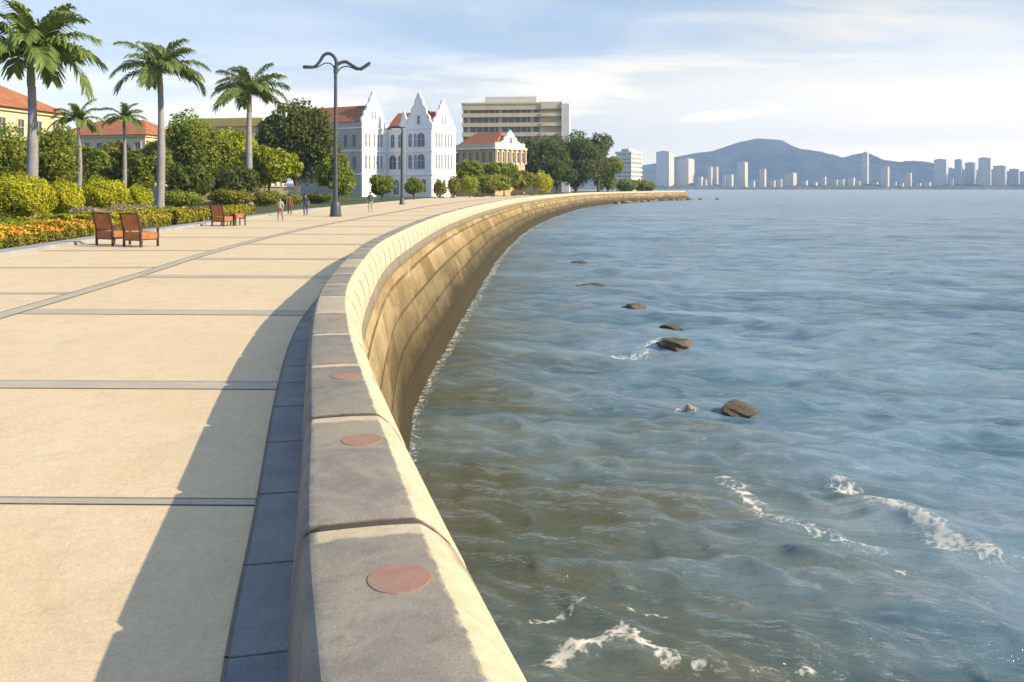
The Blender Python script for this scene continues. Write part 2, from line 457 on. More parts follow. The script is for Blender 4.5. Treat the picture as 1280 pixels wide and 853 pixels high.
ys = np.concatenate([np.arange(-25, 445, 2.0), [446]])
wx = np.where(ys < -6.4, 1.25 + (-6.5 - ys) * .23, WALL.x_of_y(ys)) + .35
V = []; nx = 14
for y, x1 in zip(ys, wx):
    xs = x1 - (x1 + 900) * np.linspace(0, 1, nx) ** 2.2
    V += [(x, y, -.02 if y < 440 else -.6) for x in xs]
ii, jj = np.meshgrid(np.arange(len(ys) - 1), np.arange(nx - 1), indexing='ij'); q0 = (ii * nx + jj).ravel()
me = fast_mesh('land', np.array(V), np.stack([q0, q0 + nx, q0 + nx + 1, q0 + 1], 1)[:, ::-1], M_LAND); me.update()
if me.polygons[0].normal.z < 0: me.flip_normals()
tag(link('land', me), kind='structure')
V = [(-900, 445, -.03), (-40, 445, -.03), (-60, 700, -.03), (-120, 1150, -.03), (-900, 1150, -.03), (-900, 445, -6), (-40, 445, -6), (-60, 700, -6), (-120, 1150, -6), (-900, 1150, -6)]
hb = MB().add(V, [(0, 1, 2, 3, 4)] + [(i, i + 5, (i + 1) % 5 + 5, (i + 1) % 5) for i in range(5)]).build('headland_ground', M_LAND)
tag(hb, kind='structure')

yy = np.concatenate([np.arange(-6, 60, .5), np.arange(60, 428, 2.0)])
A = np.stack([WALL.x_of_y(yy) + .12, yy], 1); B = np.stack([KERB.x_of_y(yy), yy], 1)
pv_ = strip('promenade', A, B, .004, M_PAVE); tag(pv_, kind='structure')
# garden soil behind the kerb, with the kerb as a real step
ks = KERB.s
KB = KERB.at(ks); KI = KERB.at(ks, -.85)
V = []; prof = [(0, 0), (0, .11), (-.03, .135), (-.82, .135), (-.85, .11), (-.85, 0)]
for o_, z_ in prof:
    pp = KERB.at(ks, o_); V.append(np.column_stack([pp, np.full(len(pp), z_)]))
V = np.concatenate(V); n = len(ks); Q = []
i = np.arange(n - 1)
for k in range(len(prof) - 1): Q.append(np.stack([k * n + i, k * n + i + 1, (k + 1) * n + i + 1, (k + 1) * n + i], 1))
kb = link('kerb', fast_mesh('kerb', V, np.concatenate(Q)[:, ::-1], M_KERB)); tag(kb, kind='structure')
far = KI.copy(); far[:, 0] -= np.interp(far[:, 1], [0, 200, 428], [90, 60, 5])
gs = strip('garden_lawn', KI + np.array([.02, 0]), far, .1, M_SOIL); tag(gs, kind='structure')

# bands let into the paving
def cross_band(y0, w_, xa, xb, tilt=0.0, z=.008):
    return [(xa, y0 - w_ / 2), (xb, y0 - w_ / 2 + tilt), (xb, y0 + w_ / 2 + tilt), (xa, y0 + w_ / 2)], z
mb = MB(); mj = MB()
def band(y0, w_, xa, xb, tilt=0):
    c_, z = cross_band(y0, w_, xa, xb, tilt)
    mb.add([(x, y, z) for x, y in c_], [(0, 1, 2, 3)])
    e = .010 + y0 * .0006
    for q in (y0 - w_ / 2, y0 + w_ / 2):
        c_, z = cross_band(q, e, xa, xb, tilt, .011)
        mj.add([(x, y, z) for x, y in c_], [(0, 1, 2, 3)])
for y0, w_ in ((2.3, .12), (6.02, .12), (9.5, .36), (15.0, .55), (21.0, .55), (26.2, .5), (33, .5), (40, .5), (48, .5), (57, .5), (67, .5), (78, .5), (90, .5), (103, .5), (118, .5), (134, .5), (152, .5)):
    xm = float(MID.x_of_y(y0)); xw = float(WALL.x_of_y(y0))
    band(y0, w_, xm + .2, xw - .2 if y0 < 13 else xw + .05, -.12 if y0 < 12 else -.2)
for y0, w_ in ((4.0, .12), (11, .2), (17.5, .25), (23.2, .25), (29.5, .3), (37.5, .3), (46, .3), (56, .3), (68, .3)):
    band(y0, w_, float(KERB.x_of_y(y0)) + .05, float(MID.x_of_y(y0)) - .2, .1)
cb = mb.build('paving_bands', M_BAND); tag(cb, kind='structure')
jt = mj.build('paving_joints', M_JOINT); tag(jt, kind='structure')
ms = MID.s
mbnd = strip('promenade_middle_band', MID.at(ms, -.17), MID.at(ms, .17), .0125, M_BAND); tag(mbnd, kind='structure')
V = []
for sgn in (-1, 1):
    e = .010 + np.maximum(MID.p[:, 1], 2) * .0010
    o = strip('promenade_middle_joint', MID.at(ms, sgn * .17 - e / 2), MID.at(ms, sgn * .17 + e / 2), .0165, M_JOINT); tag(o, kind='structure')
gs_ = WALL.s[(WALL.p[:, 1] > -6) & (WALL.p[:, 1] < 60)]
wgut = np.interp(np.interp(gs_, WALL.s, WALL.p[:, 1]), [-6, 4, 14, 60], [.26, .26, .30, .30])
gut = strip('gutter', WALL.at(gs_, .06), WALL.at(gs_, -wgut), .0205, M_GUT); tag(gut, kind='structure')
mj = MB()
for y0 in np.arange(-4, 30, 1.02):
    q = WALL.s_of_y(y0 + .25 * math.sin(y0 * 7)); a_ = WALL.at(np.array([q, q + .014, q, q + .014]), np.array([.05, .05, -.27, -.27]))
    mj.add([(*a_[0], .0245), (*a_[1], .0245), (*a_[3], .0245), (*a_[2], .0245)], [(0, 1, 2, 3)])
strip_j = strip('gutter_edge_joint', WALL.at(gs_, -wgut - .008), WALL.at(gs_, -wgut + .008), .0245, M_JOINT); tag(strip_j, kind='structure')
gj = mj.build('gutter_joints', M_JOINT); tag(gj, kind='structure')

# ------------------------------------------------------------------ sea wall
t_ = NT('seawall_ashlar')
uv = t_.node('UVMap').outputs[0]
P = t_.node('NewGeometry').outputs['Position']
sepu = t_.node('SeparateXYZ'); t_.l(uv, sepu.inputs[0])
wob = t_.noise(P, 1.1, 3, .5)
vv = t_.node('CombineXYZ'); t_.l(t_.math('ADD', sepu.outputs[0], t_.math('MULTIPLY', t_.math('SUBTRACT', wob, .5), .10)), vv.inputs[0])
t_.l(t_.math('ADD', sepu.outputs[1], t_.math('MULTIPLY', t_.math('SUBTRACT', wob, .5), .07)), vv.inputs[1])
br = t_.node('TexBrick'); t_.l(vv.outputs[0], br.inputs['Vector'])
br.offset = .5; br.inputs['Scale'].default_value = 1.0; br.inputs['Mortar Size'].default_value = .04; br.inputs['Mortar Smooth'].default_value = .12; br.inputs['Bias'].default_value = 0
br.inputs['Brick Width'].default_value = 3.4; br.inputs['Row Height'].default_value = .80
br.inputs['Color1'].default_value = (.25, .165, .06, 1); br.inputs['Color2'].default_value = (.50, .375, .185, 1); br.inputs['Mortar'].default_value = (.13, .095, .045, 1)
n1 = t_.noise(t_.scalev(uv, (.32, 1.0, 1)), 1.5, 8, .68, .8); n2 = t_.noise(t_.scalev(uv, (.26, 1.0, 1)), .9, 7, .66, .8)
c = t_.mix(t_.ramp(n1, [(.35, 0), (.7, .5)]), br.outputs['Color'], (.20, .125, .04))
c = t_.mix(t_.ramp(n2, [(.52, 0), (.72, .5)]), c, (.52, .43, .27))
# tide stain: growth on the stone up to the high-water mark
hgt = t_.math('ADD', sepu.outputs[1], t_.math('MULTIPLY', t_.math('SUBTRACT', n2, .5), 1.6))
c = t_.mix(t_.ramp(hgt, [(.0, 1), (1.0, 0)]) if False else t_.ramp(t_.math('DIVIDE', hgt, 4.6), [(.20, .97), (.40, .66), (.74, 0)]), c, (.036, .028, .010))
t_.bsdf(c, .8, t_.math('ADD', t_.math('MULTIPLY', br.outputs['Fac'], -1), t_.math('ADD', t_.math('MULTIPLY', t_.noise(P, 7, 5, .7), .9), t_.math('MULTIPLY', n1, 2.2))), .9, .06, .2)
M_ASH = t_.m
M_LEDGE = mottled('ledge_stone', (.20, .165, .115), (.27, .225, .16), 1.5, .8, (.17, .15, .115), 20, .5, .02, world=True)

t_ = NT('coping_granite')
uv = t_.node('UVMap').outputs[0]; sp = t_.node('SeparateXYZ'); t_.l(uv, sp.inputs[0])
P = t_.node('NewGeometry').outputs['Position']
oi = t_.node('ObjectInfo').outputs['Random']
wn = t_.math('MULTIPLY', t_.math('SUBTRACT', t_.noise(P, 7, 5, .65, .5), .5), .10)
u_ = t_.math('ADD', sp.outputs[0], wn); v_ = t_.math('ADD', sp.outputs[1], wn)
def edge(x, lo, hi): return t_.ramp(t_.math('DIVIDE', t_.math('SUBTRACT', x, lo), hi - lo), [(0, 0), (1, 1)])
inside = t_.math('MULTIPLY', t_.math('SUBTRACT', 1.0, edge(u_, .565, .585)), edge(v_, .15, .18))
n1 = t_.noise(P, 2.6, 7, .66, 1.0); n2 = t_.noise(P, 9, 6, .65, .5); gr = t_.noise(P, 85, 4, .75)
n4 = t_.noise(P, 1.1, 4, .6, .8)
grey = t_.mix(t_.ramp(n1, [(.36, 0), (.62, 1)]), (.135, .132, .13), (.25, .23, .19))
grey = t_.mix(t_.ramp(n4, [(.42, 0), (.6, .75)]), grey, (.26, .228, .17))
grey = t_.mix(t_.ramp(n2, [(.54, 0), (.7, .6)]), grey, (.125, .115, .105))
cream = t_.mix(t_.ramp(n2, [(.35, 0), (.7, 1)]), (.60, .495, .34), (.50, .395, .25))
side = t_.mix(t_.ramp(n1, [(.36, 0), (.64, 1)]), (.13, .128, .125), (.22, .205, .18))
pal = t_.math('GREATER_THAN', oi, .90)
grey = t_.mix(t_.math('MULTIPLY', pal, .55), grey, cream)
c = t_.mix(t_.math('MULTIPLY', inside, t_.math('ADD', .8, t_.math('MULTIPLY', oi, .2))), cream, grey)
c = t_.mix(t_.math('SUBTRACT', 1.0, edge(u_, .10, .125)), c, side)  # landward face painted darker, shade of the side turned from the sun
c = t_.mix(t_.math('MULTIPLY', t_.math('MULTIPLY', edge(u_, .68, .72), t_.math('SUBTRACT', 1.0, edge(v_, .26, .32))), .62), c, (.17, .15, .12))
c = t_.mix(.6, c, t_.ramp(gr, [(.25, .62), (.75, 1.28)]), 'MULTIPLY')
jn = t_.node('Attribute', attribute_name='joint').outputs['Fac']
c = t_.mix(t_.ramp(t_.math('ADD', jn, t_.math('MULTIPLY', t_.math('SUBTRACT', n2, .5), .5)), [(.45, 0), (.8, 1)]), c, (.075, .062, .045))
t_.bsdf(c, .72, t_.math('ADD', gr, t_.math('MULTIPLY', n2, 2.0)), .35, .012, .25)
M_COPE = t_.m
M_DISC = mottled('terracotta_inlay', (.30, .155, .105), (.37, .205, .145), 7, .8, (.26, .185, .145), 90, .4, .004, world=True)
M_MORT = mottled('coping_mortar', (.055, .045, .035), (.09, .075, .055), 6, .9, world=True)

sw = thing('sea_wall', 'long curving stone sea wall with pale granite coping between promenade and sea', 'sea wall', (0, 0, 0))
def sweep(name, prof_fn, smax, mat, s0=0.0, step=.5, parent=None, uvs=None, smooth=True):
    q = np.arange(s0, smax, step); yq = np.interp(q, WALL.s, WALL.p[:, 1])
    pr = prof_fn(yq)        # list of (offset array, z array)
    V = []; U = []
    acc = 0
    for k, (o_, z_) in enumerate(pr):
        pp = WALL.at(q, o_ * np.ones(len(q))); V.append(np.column_stack([pp, z_ * np.ones(len(q))]))
        U.append(np.column_stack([q, z_ * np.ones(len(q)) - SEA]))
    n = len(q); i = np.arange(n - 1); Q = []
    for k in range(len(pr) - 1): Q.append(np.stack([k * n + i, k * n + i + 1, (k + 1) * n + i + 1, (k + 1) * n + i], 1))
    me = fast_mesh(name, np.concatenate(V), np.concatenate(Q), mat, smooth=smooth, uv=np.concatenate(U))
    me.update()
    return link(name, me, parent)
SEND = WALL.s[-1]
def wf(y): return np.interp(y, [-6, 3, 4, 5.8, 8.5, 12, 30, 440], [1.03, 1.03, 1.0, .88, .79, .75, .80, .95])
def body(y):
    f = foot(y); zz_ = np.linspace(-.42, SEA - 1.2, 12)
    g = .86 * wf(y); out = [(.70 * wf(y), -.40)]
    for k, z_ in enumerate(zz_):
        q = (k / 11) ** .85
        out.append((g + (f * 1.12 - g) * q, z_))
    return out
o = sweep('wall_face', body, SEND, M_ASH, parent=sw)
o = sweep('ledge_course', lambda y: [(x_ * wf(y), z_) for x_, z_ in ((.70, -.06), (.80, -.06), (.885, -.12), (.895, -.36), (.87, -.40), (.70, -.40))], SEND, M_LEDGE, parent=sw)
o = sweep('mortar_core', lambda y: [(x_ * wf(y), z_) for x_, z_ in ((.028, -.05), (.062, .49), (.10, .572), (.15, .588), (.56, .59), (.60, .572), (.64, .50), (.72, .41), (.78, .26), (.82, .05), (.80, -.05))], SEND, M_MORT, parent=sw)

# cross-section of a coping stone, landward foot to seaward foot
CP = [(0.0, -.04), (.014, .2), (.038, .42), (.058, .535), (.075, .580), (.098, .597), (.135, .601), (.24, .604), (.40, .606), (.52, .603), (.575, .600), (.60, .588), (.66, .545), (.735, .47), (.80, .36), (.845, .24), (.866, .10), (.868, -.03), (.84, -.06)]
CP = np.array(CP)
CP = CP.copy()
def stone_arrays(s0, s1, lift=0.0, nseg=5):
    qs = np.concatenate([[s0, s0 + .016, s0 + .05], np.linspace(s0 + .05, s1 - .05, nseg + 2)[1:-1], [s1 - .05, s1 - .016, s1]])
    ins = np.zeros(len(qs)); ins[0] = ins[-1] = .036; ins[1] = ins[-2] = .012
    cen = np.array([.43, .2]); V = []; U = []
    npf = len(CP)
    nrm = np.gradient(CP, axis=0); nrm = np.stack([nrm[:, 1], -nrm[:, 0]], 1); nrm /= np.linalg.norm(nrm, axis=1)[:, None]
    for q, i_ in zip(qs, ins):
        c_ = CP + nrm * i_
        pp = WALL.at(np.full(npf, q), c_[:, 0] * wf(np.interp(q, WALL.s, WALL.p[:, 1])))
        V.append(np.column_stack([pp, c_[:, 1] + lift * (CP[:, 1] > .3)])); U.append(np.column_stack([CP[:, 0], np.full(npf, s1 - q)]))
    n = len(qs); Q = []
    for a_ in range(n - 1):
        for b_ in range(npf - 1): Q.append((a_ * npf + b_, a_ * npf + b_ + 1, (a_ + 1) * npf + b_ + 1, (a_ + 1) * npf + b_))
    return np.concatenate(V), np.array(Q), np.concatenate(U), npf, n
joints = [float(WALL.s_of_y(y)) for y in (-5.6, -3.8, -1.9, 0.1, 2.05, 3.9, 5.79, 7.5, 9.1, 10.7, 12.3, 13.85)]
while joints[-1] + 1.8 < SEND - 1: joints.append(joints[-1] + 1.62 + .16 * math.sin(len(joints) * 2.3))
crng = random.Random(4)
rest = []
for k in range(len(joints) - 1):
    yj = float(np.interp(joints[k], WALL.s, WALL.p[:, 1])); gp = float(np.interp(yj, [0, 8, 25, 80, 300], [.011, .012, .024, .045, .06])); s0, s1 = joints[k] + gp, joints[k + 1] - gp
    lf = crng.uniform(-.006, .006); V, Q, U, npf, n = stone_arrays(s0, s1, lf, 5 if k < 40 else 2)
    if k < 99:
        me = fast_mesh('coping_stone', V, Q[:, ::-1], M_COPE, smooth=True, uv=U)
        jv = np.zeros((n, npf)); jv[0] = jv[-1] = 1; jv[1] = jv[-2] = .7
        ja = me.attributes.new('joint', 'FLOAT', 'POINT'); ja.data.foreach_set('value', jv.ravel().astype(np.float32))
        me.set_sharp_from_angle(angle=R(21))
        o = link('coping_stone', me, sw)
        if k in (2, 3, 4, 5, 6, 8):
            ym = {4: 3.30, 5: 5.18, 6: 6.92, 8: 10.0}.get(k)
            sm = float(WALL.s_of_y(ym)) if ym else (s0 + s1) / 2
            c_ = WALL.at(np.array([sm]), np.array([.415 * float(wf(ym or 5))]))[0]
            rad = [.122, .118, .11, .10][min(max(k - 4, 0), 3)]
            vs = [(c_[0] + rad * math.cos(a) * (1 + .02 * math.sin(3 * a)), c_[1] + rad * 1.05 * math.sin(a), .6095) for a in np.linspace(0, 2 * PI, 40, endpoint=False)]
            MB().prism([(x, y, .594 + lf) for x, y, z in vs], (0, 0, .0145)).build('inlay_disc', M_DISC, o, bevel=.002)
    else:
        rest.append((V, Q, U))
b0 = 0; VV = []; QQ = []; UU = []
for V, Q, U in rest: VV.append(V); QQ.append(Q + b0); UU.append(U); b0 += len(V)
o = link('far_coping', fast_mesh('far_coping', np.concatenate(VV), np.concatenate(QQ)[:, ::-1], M_COPE, smooth=True, uv=np.concatenate(UU)), sw)
o['kind'] = 'stuff'
# ------------------------------------------------------------------ plants
M_TRUNK = mottled('palm_trunk_bark', (.24, .23, .215), (.33, .315, .29), 2.2, .85, (.19, .185, .18), 18, .6, .02)
M_BARK = mottled('tree_bark', (.085, .065, .045), (.14, .11, .08), 3, .9, (.06, .05, .04), 20, .8, .03)
M_SHAFT = mottled('palm_crownshaft', (.19, .21, .07), (.26, .24, .10), 2, .5, (.22, .16, .08), 20, .2, .01)
M_FROND = leafmat('palm_leaflet', (0.080, 0.134, 0.031), (0.240, 0.295, 0.054), (0.157, 0.218, 0.054), .3, .5)
M_L_DARK = leafmat('leaf_dark_green', (0.051, 0.082, 0.024), (0.196, 0.204, 0.036), (0.105, 0.149, 0.039), .38, .25)
M_L_MID = leafmat('leaf_mid_green', (0.121, 0.198, 0.037), (0.445, 0.451, 0.056), (0.237, 0.308, 0.051), .5, .3)
M_L_LIME = leafmat('leaf_lime_green', (0.152, 0.214, 0.016), (0.483, 0.476, 0.025), (0.281, 0.323, 0.023), .35, .35)
M_L_GOLD = leafmat('leaf_golden_green', (0.140, 0.224, 0.018), (0.757, 0.658, 0.030), (0.493, 0.493, 0.026), .35, .9)
M_L_OLIVE = leafmat('leaf_olive_green', (0.116, 0.149, 0.020), (0.354, 0.290, 0.035), (0.207, 0.210, 0.028), .3, .5)
M_BLOOM = leafmat('blossom_orange_yellow', (0.610, 0.293, 0.024), (0.756, 0.512, 0.049), (0.708, 0.232, 0.037), .3, 1.2)
M_BLOOM_Y = leafmat('blossom_yellow', (0.391, 0.333, 0.023), (0.632, 0.483, 0.034), (0.517, 0.299, 0.034), .3, 1.0)
M_PINK = leafmat('blossom_dusty_pink', (.30, .24, .17), (.46, .36, .27), (.24, .26, .12), .3, 1.5)

def quads(P, Nrm, size, r, asp=.62, jitter=.9):
    """leaf faces at points P leaning about directions Nrm"""
    n = len(P)
    d = Nrm + r.normal(0, jitter, (n, 3)); d /= np.linalg.norm(d, axis=1)[:, None] + 1e-9
    a = np.cross(d, r.normal(0, 1, (n, 3))); a /= np.linalg.norm(a, axis=1)[:, None] + 1e-9
    b = np.cross(d, a)
    s = (size * r.uniform(.6, 1.35, n))[:, None]
    bend = d * s * .25
    V = np.stack([P - a * s, P - b * s * asp + bend, P + a * s, P + b * s * asp + bend], 1).reshape(-1, 3)
    return V, np.arange(4 * n).reshape(n, 4)

def blob_leaves(clumps, n, size, r, shell=.55):
    """points through lumpy ellipsoids, denser near their skins; clumps: (centre, radii)"""
    vol = np.array([c[1][0] * c[1][1] for c in clumps]); cnt = np.maximum((n * vol / vol.sum()).astype(int), 4)
    PP = []; NN = []
    for (c, rad), k in zip(clumps, cnt):
        d = r.normal(0, 1, (k, 3)); d /= np.linalg.norm(d, axis=1)[:, None]
        q = shell + (1.0 - shell) * r.random(k) ** .6
        lump = 1 + .16 * np.sin(d[:, 0] * 5 + c[0] * 3) * np.cos(d[:, 2] * 4 + c[1]) + .08 * np.sin(d[:, 1] * 9 + c[2])
        PP.append(np.array(c) + d * np.array(rad) * (q * lump)[:, None]); NN.append(d)
    return np.concatenate(PP), np.concatenate(NN)

def crown_mesh(name, clumps, n, size, mat, seed, jitter=.75, zmin=None):
    r = np.random.default_rng(seed)
    P, N = blob_leaves(clumps, n, size, r)
    if zmin is not None:
        k = P[:, 2] > zmin; P, N = P[k], N[k]
    V, Q = quads(P, N, size, r, jitter=jitter)
    return fast_mesh(name, V, Q, mat)

def tree(name, label, cat, x, y, z0, h, w, mat, seed, trunk_h=.28, n=3500, leaf=.22, k=16, group=None, flat=.8, trunk_r=None, fill=1.0, dp=1.0):
    """tapered trunk with limbs out to a crown of leaf clumps; w = crown width, h = full height"""
    r = np.random.default_rng(seed)
    root = thing(name, label, cat, (x, y, z0), 0, group)
    rw = w / 2; cz = h * (trunk_h + 1) / 2; rh = h * (1 - trunk_h) / 2
    cl = []
    for i in range(k):
        d = r.normal(0, 1, 3); d /= np.linalg.norm(d)
        d[2] = d[2] * .9 + .1
        q = r.uniform(.45, .74)
        rr = r.uniform(.30, .46) * fill
        cl.append(((d[0] * rw * q, d[1] * rw * q * dp, cz + d[2] * rh * q), (rw * rr, rw * rr * dp, min(rw, rh) * rr * flat + rh * rr * .25)))
    cl.append(((0, 0, cz), (rw * .5, rw * .5 * dp, rh * .55)))
    tr = trunk_r or max(.12, h * .022)
    m = MB()
    m.tube([(0, 0, -.2), (.03 * w * r.normal(), 0, h * trunk_h * .5), (0, 0, h * trunk_h * 1.1), (r.normal() * .04 * w, 0, cz)], [tr * 1.35, tr, tr * .85, tr * .45], 8)
    for c, rad in cl[:max(5, k // 2)]:
        s = Vector((0, 0, h * trunk_h * r.uniform(.75, 1.25)))
        e = Vector(c) * 1.0; mid = s.lerp(e, .5) + Vector((0, 0, rh * .12))
        m.tube([s, mid, e], [tr * .5, tr * .32, tr * .10], 5)
    m.build('trunk', M_BARK, root, smooth=True)
    link('crown', crown_mesh('crown', cl, n, leaf, mat, seed + 1), root)
    return root

def shrub(name, label, x, y, z0, w, d, h, mat, seed, n=2600, leaf=.10, group=None, cat='shrub', k=9, stem=True):
    r = np.random.default_rng(seed)
    root = thing(name, label, cat, (x, y, z0), 0, group)
    cl = [((0, 0, h * .48), (w * .45, d * .45, h * .48))]
    for i in range(k):
        a = 2 * PI * i / k + r.uniform(-.2, .2); e = r.uniform(-.2, .9)
        cl.append(((math.cos(a) * w * .27 * (1.1 - .4 * max(e, 0)), math.sin(a) * d * .27, h * (.45 + .27 * e)), (w * .25, d * .25, h * .25)))
    link('foliage', crown_mesh('foliage', cl, n, leaf, mat, seed, .45, .02), root)
    m = MB()
    for i in range(4):
        a = r.uniform(0, 2 * PI)
        m.tube([(0.05 * math.cos(a), .05 * math.sin(a), -.05), (w * .12 * math.cos(a), d * .12 * math.sin(a), h * .3), (w * .22 * math.cos(a), d * .22 * math.sin(a), h * .6)], [.045, .03, .012], 5)
    m.build('stem', M_BARK, root, smooth=True)
    return root

def frond_mesh(L, droop, seed, wid=.62, nl=44):
    """one feather leaf rising along +x, bending under its weight, leaflets hanging off both sides"""
    r = np.random.default_rng(seed)
    n = 14
    V = []; Q = []
    el = droop[0]; pts = [np.zeros(3)]; tang = []
    for i in range(n):
        e = el + (droop[1] - el) * ((i + .5) / n) ** 1.25
        tang.append(np.array([math.cos(e), 0, math.sin(e)])); pts.append(pts[-1] + tang[-1] * L / n)
    pts = np.array(pts); tang.append(tang[-1]); tang = np.array(tang)
    # rachis: a thin three-sided rod
    for i in range(n + 1):
        rr = .045 * (1 - i / n) + .008
        up = np.array([-tang[i][2], 0, tang[i][0]])
        for q in range(3):
            a = q * 2 * PI / 3; V.append(pts[i] + up * rr * math.cos(a) + np.array([0, 1, 0]) * rr * math.sin(a))
    for i in range(n):
        for q in range(3): Q.append((3 * i + q, 3 * i + (q + 1) % 3, 3 * i + 3 + (q + 1) % 3, 3 * i + 3 + q))
    for sd_ in (-1, 1):
        for j in range(nl):
            u = .10 + .90 * (j + r.uniform(-.3, .3)) / nl
            u = min(max(u, .05), 1)
            i = min(u * n, n - .001); i0 = int(i); f = i - i0
            p = pts[i0] * (1 - f) + pts[i0 + 1] * f; tg = tang[i0]; up = np.array([-tg[2], 0, tg[0]])
            ll = wid * (math.sin(PI * min(.12 + u * .86, 1)) ** .55 + .12) * r.uniform(.82, 1.15)
            dirv = tg * (.55 + .5 * u) + np.array([0, sd_, 0]) * (.95 - .25 * u) + up * r.uniform(-.05, .35); dirv /= np.linalg.norm(dirv)
            wv = np.cross(dirv, up); wv = tg * .8 + wv * .2; wv -= dirv * wv.dot(dirv); wv /= np.linalg.norm(wv)
            hw = .068 * L / 4.2
            a = p; b = p + dirv * ll * .55; c = b + (dirv * .75 + np.array([0, 0, -.75])) * ll * .5
            k0 = len(V)
            V += [a - wv * hw * .5, a + wv * hw * .5, b + wv * hw, b - wv * hw, c + wv * hw * .25, c - wv * hw * .25]
            Q += [(k0, k0 + 1, k0 + 2, k0 + 3), (k0 + 3, k0 + 2, k0 + 4, k0 + 5)]
    return fast_mesh('frond', np.array(V), np.array(Q), M_FROND)

def palm(label, x, y, z0, heart, tr, L, seed, nf=15, lean=0.0, shaft=1.6, group='palms in the garden'):
    r = np.random.default_rng(seed)
    root = thing('palm_tree', label, 'palm tree', (x, y, z0), 0, group)
    h = heart - z0; m = MB()
    zs = np.linspace(0, 1, 12); pts = [(lean * (q - q * q) * 1.2, 0, h * q - (0.1 if q == 0 else 0)) for q in zs]
    rad = [tr * (1.22 if q == 0 else 1.0 + .16 * math.sin(PI * min(1, q * 1.5)) - .32 * q) for q in zs]
    hs = h - shaft
    k = int(np.searchsorted(zs * h, hs))
    m.tube(pts[:k] + [(pts[k][0], 0, hs)], rad[:k] + [rad[k]], 12); m.build('trunk', M_TRUNK, root, smooth=True)
    s = MB(); s.tube([(pts[k][0], 0, hs - .02), (pts[k][0] * .9, 0, hs + shaft * .25), (0, 0, h - .2), (0, 0, h + .25)], [rad[k] * 1.02, rad[k] * 1.12, rad[k] * .75, rad[k] * .3], 12)
    s.build('crownshaft', M_SHAFT, root, smooth=True)
    for i in range(nf):
        q = i / (nf - 1)
        az = i * 2.39996 + r.uniform(-.25, .25)
        e0 = R(78 - 66 * q + r.uniform(-6, 6)); e1 = R(18 - 96 * q ** .8 + r.uniform(-10, 10))
        o = link('frond', frond_mesh(L * r.uniform(.88, 1.08), (e0, e1), seed * 50 + i, wid=.27 * L), root)
        o.location = (0, 0, h); o.rotation_euler = (r.uniform(-.2, .2), 0, az)
    return root

PZ = .1
palm('nearest and largest palm, rising from golden shrubs with its crown cut by the picture top', X(38, 58), 58, PZ, Z(72, 58), .34, 5.0, 11, 22, .5, 1.9)
palm('tall grey palm standing behind the pair of orange armchairs', X(200, 84), 84, PZ, Z(92, 84), .36, 4.7, 12, 18, .4, 1.8)
palm('tall grey palm beside the lime tree, nearest palm to the street lamp', X(312, 108), 108, PZ, Z(118, 108), .40, 5.2, 13, 18, -.3, 2.2)
palm('short slim palm with a curved trunk just right of the nearest palm', X(97, 98), 98, PZ, Z(152, 98), .24, 3.1, 14, 14, .9, .9)
palm('short slim palm with a straight trunk growing right in front of the long red roof', X(155, 104), 104, PZ, Z(150, 104), .24, 2.9, 15, 14, .3, .9)

# clipped golden shrubs in the bed
GS = 'rounded golden shrubs in the flower bed'
def gsh(label, x0, x1, y0, d, seed, dd=None):
    w_ = (x1 - x0) / F * d; h_ = Z(y0, d) - PZ
    shrub('golden_shrub', label, X((x0 + x1) / 2, d), d, PZ, w_ * 1.0, (dd or w_) * .8, h_ * .97, M_L_GOLD, seed, 20000, .07, GS)
gsh('largest golden shrub at the foot of the nearest palm', -14, 66, 213, 52, 21)
gsh('small round golden shrub between two larger golden shrubs', 57, 103, 222, 55, 22)
gsh('broad golden shrub with a sloping top left of the smallest one', 98, 160, 217, 58, 23)
gsh('smallest golden shrub next to the trunk of the palm behind the armchairs', 156, 191, 229, 60, 24)
gsh('golden shrub cut off by the left edge of the picture', -75, -8, 222, 50, 25)

def hedge(name, label, off, w, h, y0, y1, leafm, bloomm, seed, n, leaf, z0=.1, nb=0, group=None, bump=.16):
    r = np.random.default_rng(seed)
    q0, q1 = float(KERB.s_of_y(y0)), float(KERB.s_of_y(y1))
    c = KERB.at(np.array([(q0 + q1) / 2]), np.array([off]))[0]
    root = thing(name, label, 'hedge', (c[0], c[1], z0), 0, group)
    def pts(k, lo, hi):
        q = q0 + (q1 - q0) * r.random(k) ** 1.15
        a = PI * (lo + (hi - lo) * r.random(k))              # around a rounded-box section
        ca, sa = np.cos(a), np.sin(a)
        cx = np.sign(ca) * np.abs(ca) ** .5; cz = np.abs(sa) ** .5
        m = 1 + bump * np.sin(q * 2.1 + seed) * np.sin(q * .83) + bump * .7 * np.sin(q * 5.3 + a * 3)
        sh = r.uniform(.86, 1.0, k)
        xy = KERB.at(q, off + cx * w / 2 * m * sh)
        nn = KERB.at(q, np.ones(k)) - KERB.at(q, np.zeros(k))
        P_ = np.column_stack([xy - c, cz * h * m * sh])
        N_ = np.column_stack([nn * ca[:, None], sa])
        return P_, N_
    P_, N_ = pts(n, -.02, 1.02)
    V, Q = quads(P_, N_, leaf, r, jitter=.5)
    link('foliage', fast_mesh('foliage', V, Q, leafm), root)
    if nb:
        P_, N_ = pts(nb, .13, .93)
        keep = (P_[:, 2] > h * .42) & (np.sin(P_[:, 1] * 1.9 + P_[:, 0]) + r.normal(0, .8, len(P_)) > -1.0)
        P_ = P_[keep] + N_[keep] * .03
        V, Q = quads(P_, N_[keep], leaf * .95, r, asp=.9, jitter=.45)
        link('blossom', fast_mesh('blossom', V, Q, bloomm), root)
    return root
